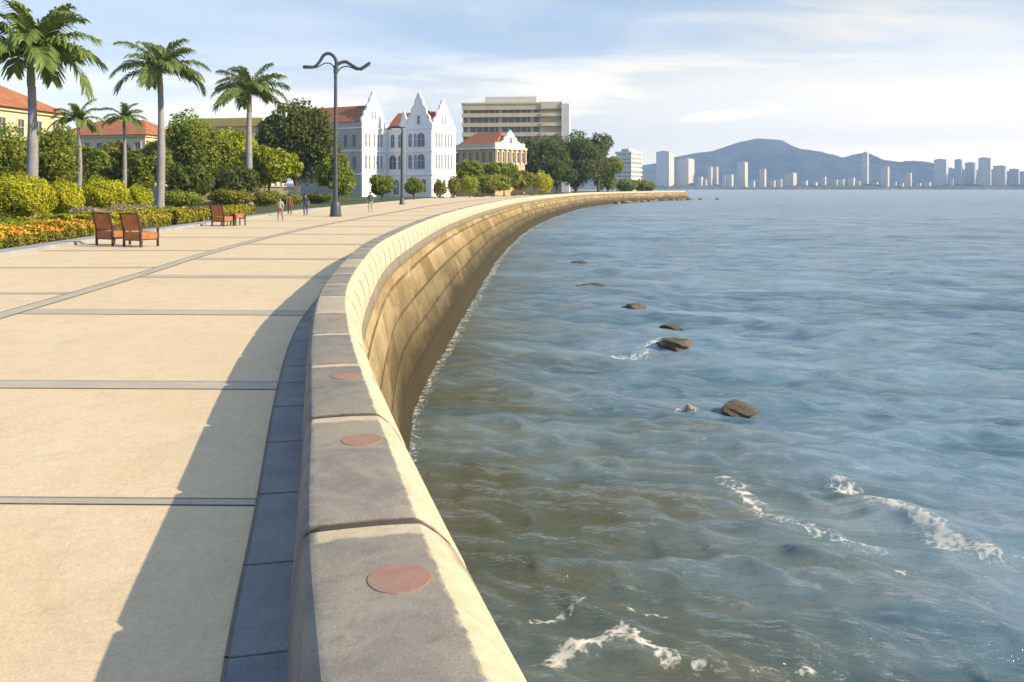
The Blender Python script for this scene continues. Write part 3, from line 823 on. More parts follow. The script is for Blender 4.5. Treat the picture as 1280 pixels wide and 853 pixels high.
hedge('flower_hedge', 'low orange flowering hedge along the kerb left of the paired armchairs', -1.7, 1.5, .62, 14, 37.5, M_L_OLIVE, M_BLOOM, 31, 30000, .05, nb=22000, group='low hedges along the garden')
hedge('flower_hedge', 'low yellow flowering hedge along the kerb between the two armchair groups', -1.75, 1.5, .66, 38.2, 47, M_L_OLIVE, M_BLOOM_Y, 32, 14000, .06, nb=7000, group='low hedges along the garden')
hedge('flower_hedge', 'low yellow green hedge along the kerb behind the lone armchair with stool', -1.7, 1.4, .68, 48, 66, M_L_OLIVE, M_BLOOM_Y, 33, 14000, .07, nb=4500, group='low hedges along the garden')
hedge('box_hedge', 'green clipped hedge behind the orange flowering hedge', -4.4, 1.3, .62, 22, 40, M_L_LIME, None, 34, 20000, .06, group='low hedges along the garden')
hedge('box_hedge', 'yellow green clipped hedge running behind the armchairs towards the palms', -4.6, 1.4, .66, 41, 60, M_L_LIME, M_BLOOM_Y, 35, 14000, .07, nb=2500, group='low hedges along the garden')
for i, (px, py, d, w_, lab) in enumerate(((140, 268, 52, 2.6, 'dusty pink flowering mound below the broadest golden shrub'), (108, 265, 50, 2.2, 'dusty pink flowering mound below the small round golden shrub'),
        (180, 262, 56, 2.4, 'pale cream flowering mound in front of the smallest golden shrub'), (152, 262, 55, 2.0, 'pale flowering mound between two dusty flower mounds'))):
    shrub('flower_mound', lab, X(px, d), d, PZ, w_, 1.6, Z(py - 8, d) - PZ, M_PINK, 60 + i, 1500, .07, 'flowering mounds in the bed', 'flowers')

# the trees behind the garden; px span, top row, distance
def bg(name, label, x0, x1, top, d, mat, seed, group=None, cat='tree', th=.26, n=4200, leaf=None, k=16, dp=.7, **kw):
    w_ = (x1 - x0) / F * d * (1.25 if name == 'garden_tree' else 1.22 if name == 'banyan_tree' else 1.12)
    return tree(name, label, cat, X((x0 + x1) / 2, d), d, PZ, Z(top, d) - PZ, w_, mat, seed, th, int(n * 1.9), (leaf or .0028 * d) * .74, k, group, dp=dp, **kw)
GT = 'round garden trees behind the shrubs'
bg('garden_tree', 'mid green round tree at the left edge below the red roof of the cream house', -50, 32, 158, 76, M_L_MID, 101, GT, th=.12)
bg('garden_tree', 'mid green round tree directly behind the trunk of the nearest palm', 18, 98, 153, 80, M_L_MID, 102, GT, th=.12)
bg('garden_tree', 'dark green low tree behind the curved trunk of the short slim palm', 86, 140, 178, 110, M_L_MID, 103, GT, th=.1)
bg('garden_tree', 'olive green low tree behind the straight trunk of the short slim palm', 118, 172, 176, 112, M_L_OLIVE, 104, GT, th=.1)
bg('garden_tree', 'green round tree just left of the palm behind the armchairs', 160, 214, 170, 108, M_L_MID, 105, GT, th=.05)
bg('garden_tree', 'large bright green tree between the palm behind the armchairs and the next palm', 204, 286, 143, 118, M_L_MID, 106, GT, th=.10, n=6000, k=22)
bg('garden_tree', 'lime green tree under the ochre flat roofed house', 244, 330, 158, 122, M_L_LIME, 107, GT, th=.12, n=5200, k=20)
bg('garden_tree', 'lime green spreading tree right of the palm nearest the street lamp', 298, 374, 182, 112, M_L_LIME, 108, GT, th=.26, n=4800, k=18)
bg('broad_tree', 'big dark green spreading tree behind the tall street lamp', 322, 420, 121, 138, M_L_DARK, 109, GT, th=.12, n=12000, k=36, fill=1.0)
bg('broad_tree', 'loose green tree under the right side of the big dark tree by the lamp', 398, 446, 190, 128, M_L_MID, 110, GT, th=.05, n=3000)
bg('garden_tree', 'deep green shady tree low between the palms', 208, 262, 200, 100, M_L_DARK, 111, GT, th=.03, n=3000)
bg('garden_tree', 'deep green shady tree under the lime tree', 262, 318, 205, 104, M_L_DARK, 112, GT, th=.03, n=2600)
for i, (x0, x1, top, d, m_, lab) in enumerate(((206, 244, 240, 88, M_L_MID, 'dark green rounded bush right of the palm behind the armchairs'), (268, 308, 238, 92, M_L_OLIVE, 'olive bush left of the palm nearest the street lamp'),
        (318, 345, 240, 96, M_L_OLIVE, 'olive bush right of the palm nearest the street lamp'), (340, 372, 244, 108, M_L_MID, 'low green bush behind the walkers by the street lamp'),
        (386, 412, 243, 112, M_L_DARK, 'dark bush left of the foot of the tall street lamp'))):
    w_ = (x1 - x0) / F * d
    shrub('garden_bush', lab, X((x0 + x1) / 2, d), d, PZ, w_ * 1.5, w_ * 1.1, (Z(top, d) - PZ) * 1.15, m_, 80 + i, 3600, .12, 'bushes below the garden trees')
# in front of the white building
bg('small_tree', 'small round green tree before the left gable of the white building', 461, 495, 218, 138, M_L_MID, 120, 'small trees before the buildings', th=.16, n=2600, leaf=.26)
bg('small_tree', 'small loose green tree right of the slim second lamp', 503, 531, 223, 150, M_L_MID, 121, 'small trees before the buildings', th=.2, n=2000, leaf=.27)
for i, (x0, x1, top, d, m_, lab) in enumerate(((542, 558, 222, 172, M_L_OLIVE, 'slim clipped olive shrub under the right face of the white building'), (559, 576, 220, 180, M_L_OLIVE, 'clipped olive shrub with a flat top at the corner of the white building'),
        (573, 600, 218, 188, M_L_LIME, 'yellow green loose shrub just right of the white building'))):
    w_ = (x1 - x0) / F * d
    shrub('clipped_shrub', lab, X((x0 + x1) / 2, d), d, PZ, w_, w_, Z(top, d) - PZ, m_, 130 + i, 1700, .2, 'clipped shrubs beside the white building')
GF = 'trees in front of the yellow building'
bg('garden_tree', 'broad green tree hiding the ground floor of the yellow building', 572, 622, 200, 212, M_L_MID, 140, GF, th=.12, n=4200)
bg('garden_tree', 'green tree under the lit facade of the yellow building', 608, 652, 203, 216, M_L_MID, 141, GF, th=.14, n=3800)
bg('garden_tree', 'olive green small tree between the yellow building and the golden bush', 640, 672, 213, 228, M_L_OLIVE, 142, GF, th=.14, n=2600)
bg('garden_tree', 'low green tree at the right corner of the yellow building', 590, 640, 218, 206, M_L_MID, 143, GF, th=.1, n=2600)
w_ = 25 / F * 240
shrub('golden_bush', 'bright yellow round bush before the dark banyan trees', X(678, 240), 240, PZ, w_ * 1.1, w_, Z(213, 240) - PZ, M_L_GOLD, 145, 2200, .3, GF)
GB = 'dark banyan trees on the point'
bg('banyan_tree', 'dark banyan tree nearest the yellow building, left of the darkest one', 652, 708, 160, 325, M_L_DARK, 150, GB, th=.03, n=7500, leaf=.62, k=26, trunk_r=.6)
bg('banyan_tree', 'darkest banyan tree in the middle of the point', 688, 752, 166, 332, M_L_DARK, 151, GB, th=.03, n=8000, leaf=.62, k=28, trunk_r=.7)
bg('banyan_tree', 'rightmost tall banyan tree on the point with an open edge over the water', 728, 768, 160, 340, M_L_DARK, 152, GB, th=.14, n=4200, leaf=.6, k=16, trunk_r=.55)
bg('banyan_tree', 'low green tree under the open edge of the banyans', 742, 778, 192, 345, M_L_MID, 153, GB, th=.03, n=3200, leaf=.6)
bg('banyan_tree', 'low dark tree below the darkest banyan', 676, 716, 200, 310, M_L_DARK, 156, GB, th=.1, n=3200, leaf=.55)
for i, (x0, x1, top, lab) in enumerate(((770, 796, 221, 'green bush on the point right of the banyans'), (790, 819, 223, 'last green bush on the point before the far towers'))):
    d = 402 + i * 8; w_ = (x1 - x0) / F * d
    shrub('point_bush', lab, X((x0 + x1) / 2, d), d, -.1, w_, w_ * .6, Z(top, d), M_L_MID, 160 + i, 2200, .55, 'bushes on the point')

# ------------------------------------------------------------------ rocks
M_ROCK = mottled('wet_brown_rock', (.055, .042, .020), (.12, .085, .035), 3, .45, (.03, .026, .02), 12, .9, .05, .5)
M_ROCKP = mottled('pale_rock', (.26, .21, .15), (.36, .29, .2), 3, .6, (.18, .14, .09), 12, .8, .03)
M_BOULD = mottled('shore_boulder', (.17, .13, .075), (.29, .225, .135), 1.2, .8, (.10, .075, .04), 6, .9, .06)
def rock_mesh(seed, sx, sy, sz, mat):
    import bmesh
    bm = bmesh.new(); bmesh.ops.create_icosphere(bm, subdivisions=4, radius=1)
    r = np.random.default_rng(seed); ph = r.uniform(0, 6, 12)
    pl = r.normal(0, 1, (16, 3)); pl /= np.linalg.norm(pl, axis=1)[:, None]; cut = r.uniform(.5, .92, 16)
    for v in bm.verts:
        p_ = np.array(v.co)
        for a, c_ in zip(pl, cut):
            e = p_.dot(a)
            if e > c_: p_ -= a * (e - c_) * .85
        n_ = .10 * math.sin(p_[0] * 4 + ph[0]) * math.cos(p_[1] * 5 + ph[1]) + .06 * math.sin(p_[2] * 9 + ph[2] + p_[0] * 7)
        n_ += .045 * math.sin(p_[0] * 17 + ph[3]) * math.sin(p_[1] * 15 + ph[4]) * math.sin(p_[2] * 19 + ph[5])
        v.co = Vector(p_ * (1 + n_)) * 1.0
        v.co.x *= sx; v.co.y *= sy; v.co.z *= sz
    me = bpy.data.meshes.new('rock'); bm.to_mesh(me); bm.free(); me.materials.append(mat)
    me.polygons.foreach_set('use_smooth', np.ones(len(me.polygons), dtype=bool)); me.set_sharp_from_angle(angle=R(32))
    return me
GR = 'brown rocks standing out of the water'
for i, (px, py, w_, h_, mt, lab) in enumerate(((726, 328, 1.8, .16, M_ROCK, 'farthest flat brown rock in the water, nearest the banyans'), (748, 358, 2.3, .2, M_ROCK, 'long flat brown rock, second from the far end of the rock line'),
        (793, 387, 1.4, .32, M_ROCK, 'peaked brown rock in the middle of the rock line'), (840, 409, 1.2, .22, M_ROCK, 'small brown rock just behind the broad foam washed rock'),
        (843, 433, 1.7, .30, M_ROCK, 'broad brown rock with foam washing on its left side'), (920, 511, 1.2, .20, M_ROCK, 'nearest brown rock, lying alone in open water'),
        (727, 357, .9, .10, M_ROCK, 'tiny flat rock left of the long flat brown rock'), (822, 431, .7, .14, M_ROCK, 'small dark rock in the foam left of the broad brown rock'),
        (862, 508, .35, .08, M_ROCKP, 'small pale pinkish rock left of the nearest brown rock'))):
    d = F * (EYE - SEA) / (py - HOR)
    o = link('sea_rock', rock_mesh(200 + i, w_ / 2, w_ * .42, h_ * 1.3, mt)); o.location = (X(px, d), d, SEA - .05); o.rotation_euler = (0, .06, .3 * math.sin(i * 2.0))
    tag(o, lab, 'rock', GR)
# boulders off the tip and along the foot of the point
br_ = random.Random(5)
for i in range(26):
    q = i / 25; y = 330 + 118 * q ** .7
    x = float(WALL.x_of_y(min(y, 440))) + (2.9 if y < 440 else 4 + 14 * br_.random()); s_ = br_.uniform(1.0, 2.4) * (1.25 if y > 430 else .9)
    o = link('shore_boulder', rock_mesh(240 + i % 7, s_, s_ * .8, s_ * .55, M_BOULD)); o.location = (x + br_.uniform(-.5, 1.0), y + br_.uniform(-2, 2), SEA + .1); o.rotation_euler = (0, 0, br_.uniform(0, 6))
    tag(o, 'brown boulder lying in the water at the foot of the point wall', 'boulder', 'boulders round the point')
# ------------------------------------------------------------------ street lamps
M_IRON = mottled('lamp_grey_paint', (.045, .056, .068), (.07, .082, .092), 3, .45, (.04, .048, .055), 30, .2, .004, .4)
M_LENS = mottled('lamp_lens', (.5, .5, .46), (.6, .6, .55), 8, .3)
def bez(P, n=14):
    P = [np.array(p, float) for p in P]; out = []
    for i in range(len(P) - 1):
        p0 = P[i - 1] if i else 2 * P[0] - P[1]; p3 = P[i + 2] if i + 2 < len(P) else 2 * P[-1] - P[-2]
        for t in np.linspace(0, 1, n, endpoint=False):
            out.append(.5 * ((2 * P[i]) + (P[i + 1] - p0) * t + (2 * p0 - 5 * P[i] + 4 * P[i + 1] - p3) * t**2 + (3 * P[i] - p0 - 3 * P[i + 1] + p3) * t**3))
    return out + [P[-1]]
d = 64.6; u = d / F
root = thing('street_lamp', 'tall dark grey street lamp with two wavy arms on the promenade', 'street lamp', (X(419.5, d), d, .008), 0)
ht_ = lambda py: Z(py, d)
m = MB(); m.tube([(0, 0, 1.05), (0, 0, 4), (0, 0, ht_(83))], [.17, .14, .115], 14); m.build('pole', M_IRON, root, smooth=True)
m = MB(); m.lathe([(.44, 0), (.44, .16), (.40, .2), (.37, .75), (.33, .95), (.26, 1.08)], n=16); m.build('base', M_IRON, root, smooth=True)
def arm(pts, r0, r1):
    P = bez([((px - 419.5) * u, dy, ht_(py)) for px, py, dy in pts]); m = MB()
    m.tube(P, list(np.linspace(r0, r1, len(P))), 10); return m
A_ = arm([(420, 92, 0), (420.5, 78, 0), (417, 70.5, -.05), (411, 67.5, -.1), (405, 70, -.12), (400, 78, -.15), (393, 84.5, -.2), (381, 84, -.25)], .135, .105).build('arm', M_IRON, root, smooth=True)
m = MB(); m.box((380 - 419.5) * u, (392 - 419.5) * u, -.42, -.02, ht_(86.5), ht_(83.2)); m.build('lamp_head', M_IRON, A_, bevel=.03)
B_ = arm([(419, 92, 0), (420, 83, 0), (425, 79, .05), (432, 77.5, .1), (440, 82, .12), (448, 86, .15), (455, 83.5, .2), (462, 78, .25)], .135, .105).build('arm', M_IRON, root, smooth=True)
m = MB(); m.prism([((450 - 419.5) * u, .0, ht_(88.5)), ((461 - 419.5) * u, .0, ht_(81.5)), ((461.5 - 419.5) * u, .0, ht_(77)), ((450 - 419.5) * u, .0, ht_(85))], (0, .42, 0)); m.build('lamp_head', M_IRON, B_, bevel=.02)
for pts in ([(419, 88, .0), (415, 81, -.05), (408, 79.5, -.1), (402, 82, -.12), (395, 86, -.18)], [(420, 95, 0), (424, 87, .05), (432, 83, .08), (440, 85, .12), (446, 88, .15)]):
    arm(pts, .05, .04).build('brace', M_IRON, root, smooth=True)

d = 111; u = d / F
root = thing('street_lamp', 'slim grey street lamp with one curled arm before the white building', 'street lamp', (X(502.5, d), d, .008), 0)
ht_ = lambda py: Z(py, d)
m = MB(); m.tube([(0, 0, .7), (0, 0, 4), (0, 0, ht_(166))], [.20, .17, .14], 12); m.build('pole', M_IRON, root, smooth=True)
m = MB(); m.lathe([(.36, 0), (.36, .12), (.31, .2), (.28, .6), (.21, .75)], n=14); m.build('base', M_IRON, root, smooth=True)
P = bez([(0, 0, ht_(170)), (.06, 0, ht_(163)), (-.2, 0, ht_(159.5)), (-.9, 0, ht_(158.5)), (-1.5, -.05, ht_(159.5)), (-1.95, -.08, ht_(162))]); m = MB(); m.tube(P, list(np.linspace(.13, .10, len(P))), 8)
A_ = m.build('arm', M_IRON, root, smooth=True)
m = MB(); m.box(-2.2, -1.35, -.2, .1, ht_(162.5), ht_(160.9)); m.build('lamp_head', M_IRON, A_, bevel=.03)

# ------------------------------------------------------------------ armchairs on the promenade
M_WOOD = mottled('dark_chair_wood', (.055, .035, .022), (.10, .065, .04), 6, .55, (.04, .028, .02), 40, .3, .004)
M_WEAVE = NT('orange_woven_seat')
tt = M_WEAVE; p = tt.pos()
wv1 = tt.node('TexWave', wave_type='BANDS', bands_direction='X'); wv1.inputs['Scale'].default_value = 16; tt.l(p, wv1.inputs['Vector'])
wv2 = tt.node('TexWave', wave_type='BANDS', bands_direction='Z'); wv2.inputs['Scale'].default_value = 16; tt.l(p, wv2.inputs['Vector'])
hw_ = tt.math('MAXIMUM', wv1.outputs['Fac'], wv2.outputs['Fac'])
nn = tt.noise(p, 5, 5, .6)
c = tt.mix(tt.ramp(nn, [(.35, 0), (.68, 1)]), (.34, .115, .045), (.47, .195, .075))
c = tt.mix(.35, c, tt.ramp(hw_, [(.2, .55), (.8, 1.15)]), 'MULTIPLY')
tt.bsdf(c, .7, hw_, .4, .006, .2); M_WEAVE = M_WEAVE.m

def armchair(label, x, y, rz, s=1.0, group=None):
    """faces +y before turning: woven back and seat between square wooden posts"""
    root = thing('armchair', label, 'armchair', (x, y, .006), rz, group); root.scale = (s, s, s)
    w2, dp = .38, .74
    def leg(sx, yy0, yy1, z1, t=.032):
        m = MB(); m.prism([(sx * w2 - t, yy0 - t, 0), (sx * w2 + t, yy0 - t, 0), (sx * w2 + t, yy0 + t, 0), (sx * w2 - t, yy0 + t, 0)], (0, yy1 - yy0, z1)); return m.build('leg', M_WOOD, root, bevel=.006)
    for sx in (-1, 1):
        leg(sx, 0, 0, .60)
        leg(sx, dp, dp, .63)
        m = MB(); m.prism([(sx * w2 - .03, -.03, .60), (sx * w2 + .03, -.03, .60), (sx * w2 + .03, .03, .60), (sx * w2 - .03, .03, .60)], (0, -.16, .52)); m.build('back_post', M_WOOD, root, bevel=.006)
        m = MB(); m.box(sx * w2 - .04, sx * w2 + .04, .04, dp + .06, .635, .675); m.build('armrest', M_WOOD, root, bevel=.01)
        m = MB(); m.box(sx * w2 - .014, sx * w2 + .014, .035, dp - .035, .27, .49); m.build('side_panel', M_WEAVE, root)
        m = MB(); m.box(sx * w2 - .02, sx * w2 + .02, .034, dp - .034, .23, .268); m.build('side_rail', M_WOOD, root, bevel=.005)
    m = MB(); m.box(-w2 + .034, w2 - .034, .036, dp - .02, .40, .50); m.build('seat', M_WEAVE, root, bevel=.03)
    m = MB(); m.prism([(-w2 + .034, -.012, .56), (w2 - .034, -.012, .56), (w2 - .034, .022, .56), (-w2 + .034, .022, .56)], (0, -.165, .53)); m.build('backrest', M_WEAVE, root, bevel=.01)
    m = MB(); m.prism([(-w2 - .03, -.20, 1.10), (w2 + .03, -.20, 1.10), (w2 + .03, -.14, 1.10), (-w2 - .03, -.14, 1.10)], (0, -.012, .05)); m.build('top_rail', M_WOOD, root, bevel=.008)
    m = MB(); m.box(-w2 + .034, w2 - .034, -.016, .016, .25, .50); m.build('back_panel', M_WEAVE, root)
    for yy in (-.02, dp - .02):
        m = MB(); m.box(-w2 + .034, w2 - .034, yy, yy + .04, .215, .247); m.build('stretcher', M_WOOD, root, bevel=.005)
    return root
d1 = 31.4
GA = 'orange woven armchairs along the promenade'
armchair('orange woven armchair nearer the camera in the pair beside the orange hedge', X(167, d1), d1 - .1, R(-24), 1.05, GA)
armchair('orange woven armchair at the left of the pair beside the orange hedge', X(134, d1 + .9), d1 + .7, R(-24), 1.05, GA)
armchair('lone orange woven armchair with a footstool in front of it', X(274, 48.5), 48.3, R(-22), 1.05, GA)
def stool(label, x, y, rz):
    root = thing('footstool', label, 'footstool', (x, y, .006), rz)
    for sx in (-1, 1):
        for sy in (-1, 1):
            m = MB(); m.box(sx * .33 - .03, sx * .33 + .03, sy * .27 - .03, sy * .27 + .03, 0, .60); m.build('leg', M_WOOD, root, bevel=.006)
    m = MB(); m.box(-.30, .30, -.30, .30, .42, .66); m.build('seat', M_WEAVE, root, bevel=.03)
    for sy in (-.27, .27):
        m = MB(); m.box(-.295, .295, sy - .02, sy + .02, .36, .40); m.build('rail', M_WOOD, root, bevel=.005)
    return root
stool('low orange woven footstool beside the lone armchair', X(298, 49.3), 49.2, R(-48))
m = MB()
tb = thing('side_table', 'small dark wooden side table between the lone armchair and its footstool', 'side table', (X(286.5, 49.6), 49.6, .006), R(-48))
m.box(-.26, .26, -.26, .26, .50, .54); m.build('tabletop', M_WOOD, tb, bevel=.01)
for sx in (-1, 1):
    for sy in (-1, 1):
        m = MB(); m.box(sx * .21 - .02, sx * .21 + .02, sy * .21 - .02, sy * .21 + .02, 0, .498); m.build('leg', M_WOOD, tb, bevel=.004)

# ------------------------------------------------------------------ people
def skin_mat(name, c): return mottled(name, tuple(k * .9 for k in c), c, 6, .7, None, 60, .15, .003)
M_SKIN = skin_mat('skin', (.36, .22, .15)); M_HAIR = skin_mat('dark_hair', (.03, .022, .018))
def person(label, x, y, rz, h, top, bot, stride, shorts=False, hold=0.0):
    """one skinned body in mid-walk; clothing cut from the same surface"""
    V = {}; E = []; names = []
    def v(n, p, r): V[n] = (p, r); names.append(n)
    s = stride
    v('pelvis', (0, 0, .93), (.135, .10)); v('waist', (0, .01, 1.08), (.12, .085)); v('chest', (0, .02, 1.28), (.15, .10)); v('neck0', (0, .02, 1.43), (.09, .07)); v('neck', (0, .03, 1.50), (.052, .052))
    v('jaw', (0, .055, 1.575), (.062, .07)); v('skull', (0, .045, 1.655), (.078, .092)); v('crown', (0, .04, 1.72), (.055, .065))
    E += [('pelvis', 'waist'), ('waist', 'chest'), ('chest', 'neck0'), ('neck0', 'neck'), ('neck', 'jaw'), ('jaw', 'skull'), ('skull', 'crown')]
    for sx, n in ((-1, 'l'), (1, 'r')):
        f = s * sx
        v('hip' + n, (.09 * sx, 0, .88), (.095, .095)); v('knee' + n, (.10 * sx, .04 + .20 * f + .04 * abs(f), .48), (.06, .06)); v('ank' + n, (.10 * sx, -.02 + .32 * f - (.06 if f < 0 else 0), .085 + (.05 if f < 0 else 0)), (.042, .042))
        v('toe' + n, (.115 * sx, .14 + .32 * f - (.06 if f < 0 else 0), .035 + (.0 if f < 0 else .01)), (.038, .03))
        v('sho' + n, (.185 * sx, .02, 1.40), (.062, .062)); v('elb' + n, (.245 * sx, -.02 - .12 * f, 1.13), (.043, .043)); v('wri' + n, (.25 * sx, .06 - .20 * f + hold * .15, .90 + hold * .15), (.028, .03))
        v('pal' + n, (.25 * sx, .085 - .23 * f + hold * .2, .835 + hold * .17), (.022, .036))
        for q in range(4): v('fin%d' % q + n, (.25 * sx, .05 + q * .02 - .24 * f + hold * .22, .755 + abs(q - 1.5) * .008 + hold * .17), (.0085, .0085)); E.append(('pal' + n, 'fin%d' % q + n))
        v('thu' + n, (.235 * sx, .135 - .22 * f + hold * .2, .81 + hold * .17), (.0095, .0095)); E.append(('pal' + n, 'thu' + n))
        E += [('pelvis', 'hip' + n), ('hip' + n, 'knee' + n), ('knee' + n, 'ank' + n), ('ank' + n, 'toe' + n), ('neck0', 'sho' + n), ('sho' + n, 'elb' + n), ('elb' + n, 'wri' + n), ('wri' + n, 'pal' + n)]
    k = h / 1.775
    me = bpy.data.meshes.new('person'); idx = {n: i for i, n in enumerate(names)}
    me.from_pydata([tuple(c * k for c in V[n][0]) for n in names], [(idx[a], idx[b]) for a, b in E], [])
    tmp = bpy.data.objects.new('person', me); COL.objects.link(tmp)
    sk = tmp.modifiers.new('s', 'SKIN'); sk.use_smooth_shade = True; V = {n_: (p_, (r_[0] * 1.12, r_[1] * 1.12) if not n_.startswith(('fin', 'thu')) else r_) for n_, (p_, r_) in V.items()}
    for i, n in enumerate(names):
        me.skin_vertices[0].data[i].radius = tuple(q * k for q in V[n][1]); me.skin_vertices[0].data[i].use_root = (n == 'pelvis')
    sb = tmp.modifiers.new('d', 'SUBSURF'); sb.levels = 1; sb.render_levels = 1
    dg = bpy.context.evaluated_depsgraph_get(); ev = tmp.evaluated_get(dg)
    bm_ = bpy.data.meshes.new_from_object(ev); bpy.data.objects.remove(tmp)
    for mt in (M_SKIN, top, bot, M_WOOD): bm_.materials.append(mt)
    while len(bm_.materials) > 4: bm_.materials.pop(index=0)
    for f in bm_.polygons:
        c_ = f.center / k; z = c_.z; mi = 0
        if z < .075: mi = 3
        elif z < .95 and abs(c_.x) < .215: mi = 2 if (not shorts or z > .55) else 0
        elif z < 1.47: mi = 1 if (abs(c_.x) < .205 or z > 1.16) else 0
        f.material_index = mi
        f.use_smooth = True
    o = link('person', bm_); o.location = (x, y, .006); o.rotation_euler = (0, 0, rz)
    hm = MB(); cz = 1.665 * k
    hv = []; hf = []
    for i in range(7):
        ph = PI * .5 * (1 - i / 6) + -.15 * (i / 6)
        for j in range(14):
            a = 2 * PI * j / 14; fr = .35 if math.sin(a) > .35 else 0
            hv.append((.094 * k * math.cos(ph) * math.cos(a), .04 * k + .108 * k * math.cos(ph) * math.sin(a), cz + .105 * k * (math.sin(ph) + fr * max(0, i / 6) * .9) - (.0 if fr else .05 * k * (i / 6))))
    for i in range(6):
        for j in range(14): hf.append((i * 14 + j, i * 14 + (j + 1) % 14, (i + 1) * 14 + (j + 1) % 14, (i + 1) * 14 + j))
    hm.add(hv, hf).build('hair', M_HAIR, o, smooth=True)
    return tag(o, label, 'person', 'people walking on the promenade')
C_ = lambda n, c: mottled(n, tuple(q * .85 for q in c), c, 9, .8, None, 60, .2, .004)
person('person in a pale shirt and tan shorts walking at the kerb before the lamp', X(350.5, 56), 56, R(170), 1.5, C_('pale_shirt', (.55, .47, .38)), C_('tan_shorts', (.33, .18, .10)), .5, True)
person('person in reddish brown clothes just behind the walker in a pale shirt', X(362, 69), 69, R(20), 1.62, C_('rust_shirt', (.22, .085, .05)), C_('brown_trousers', (.16, .075, .045)), -.4)
person('person in dark blue clothes standing just left of the tall street lamp', X(382, 66), 66, R(185), 1.68, C_('navy_shirt', (.055, .065, .10)), C_('navy_trousers', (.07, .085, .13)), .2)
person('person in a grey green top and pale trousers between the two street lamps', X(463, 76), 76, R(175), 1.78, C_('grey_green_shirt', (.13, .135, .105)), C_('pale_trousers', (.38, .36, .29)), .35, hold=.6)
# ------------------------------------------------------------------ buildings
M_WHITE = mottled('white_lime_plaster', (.76, .745, .715), (.82, .80, .765), .5, .85, (.66, .64, .60), 6, .2, .02)
M_TRIM = mottled('white_moulding', (.78, .76, .72), (.84, .82, .78), .8, .8, None, 6, .2, .01)
M_GREYW = mottled('beige_grey_plaster', (.40, .36, .29), (.50, .45, .36), .5, .9, (.33, .30, .24), 5, .3, .02)  # beige-grey tone, darker than the white plaster
M_CREAMW = mottled('cream_plaster', (.66, .53, .32), (.72, .60, .39), .4, .85, (.58, .45, .27), 6, .2, .02)
M_OCHREW = mottled('ochre_plaster', (.50, .36, .15), (.60, .44, .21), .5, .85, (.42, .30, .13), 6, .2, .02)
M_CONC = mottled('sandy_concrete', (.60, .48, .27), (.68, .55, .33), .3, .85, (.52, .41, .24), 4, .2, .02)
M_CONCP = mottled('pale_concrete', (.62, .56, .46), (.70, .64, .53), .3, .85, None, 4, .2, .02)
M_GLASSD = NT('dark_window_glass'); M_GLASSD.bsdf((.055, .08, .12), .12, None, spec=.6); M_GLASSD = M_GLASSD.m
M_GLASSB = NT('blue_grey_window_glass'); M_GLASSB.bsdf((.10, .135, .20), .2, None, spec=.6); M_GLASSB = M_GLASSB.m
M_GLASSO = NT('bronze_office_glass'); M_GLASSO.bsdf((.13, .12, .125), .25, None, spec=.5); M_GLASSO = M_GLASSO.m
tt = NT('red_clay_tiles'); p = tt.pos()
wv = tt.node('TexWave', wave_type='BANDS', bands_direction='X'); wv.inputs['Scale'].default_value = 1.6; wv.inputs['Distortion'].default_value = .6; tt.l(p, wv.inputs['Vector'])
n1 = tt.noise(p, .7, 6, .65, .5); n2 = tt.noise(p, 4, 4, .6)
c = tt.mix(tt.ramp(n1, [(.32, 0), (.68, 1)]), (.30, .105, .050), (.42, .18, .09))
c = tt.mix(tt.ramp(n2, [(.5, 0), (.75, .6)]), c, (.30, .13, .065))
c = tt.mix(.4, c, tt.ramp(wv.outputs['Fac'], [(.1, .6), (.6, 1.1)]), 'MULTIPLY')
tt.bsdf(c, .8, wv.outputs['Fac'], .5, .05, .15); M_TILE = tt.m

def arch(w, h, arched, n=8):
    """outline of an opening, foot at the origin, x across, z up"""
    if not arched: return [(-w / 2, 0), (w / 2, 0), (w / 2, h), (-w / 2, h)]
    s = h - w / 2
    return [(-w / 2, 0), (w / 2, 0)] + [(w / 2 * math.cos(a), s + w / 2 * math.sin(a)) for a in np.linspace(0, PI, n)]
def window(parent, o, ax, nm, w, h, arched=True, fm=None, pm=None, fw=.16):
    """o foot of the opening on the wall; ax along the wall, nm out of it: a raised surround and its pane"""
    o, ax, nm = Vector(o), Vector(ax), Vector(nm)
    inn = arch(w, h, arched); out = [(x * (1 + 2 * fw / w), z * (1 + fw * 1.2 / h) - (fw * .6 if z == 0 else 0)) for x, z in inn]
    n = len(inn); m = MB()
    P3 = lambda q, k: o + ax * q[0] + Vector((0, 0, q[1])) + nm * k
    vs = [P3(q, .10) for q in out] + [P3(q, .10) for q in inn] + [P3(q, -.02) for q in out] + [P3(q, .012) for q in inn]
    fs = []
    for i in range(n):
        j = (i + 1) % n
        fs += [(i, j, n + j, n + i), (2 * n + i, 2 * n + j, j, i), (n + i, n + j, 3 * n + j, 3 * n + i)]
    f = m.add(vs, fs).build('window', fm or M_TRIM, parent)
    m = MB(); m.add([P3(q, .03) for q in inn], [tuple(range(n))]); m.build('pane', pm or M_GLASSB, f)
    m = MB()
    hb_ = .028
    def bar(x0, x1, z0, z1): m.prism([P3((x0, z0), .034), P3((x1, z0), .034), P3((x1, z1), .034), P3((x0, z1), .034)], nm * .04)
    bar(-hb_, hb_, 0, h * .97); bar(-w / 2 * .96, w / 2 * .96, h * .55 - hb_, h * .55 + hb_)
    m.build('mullion', fm or M_TRIM, f)
    return f
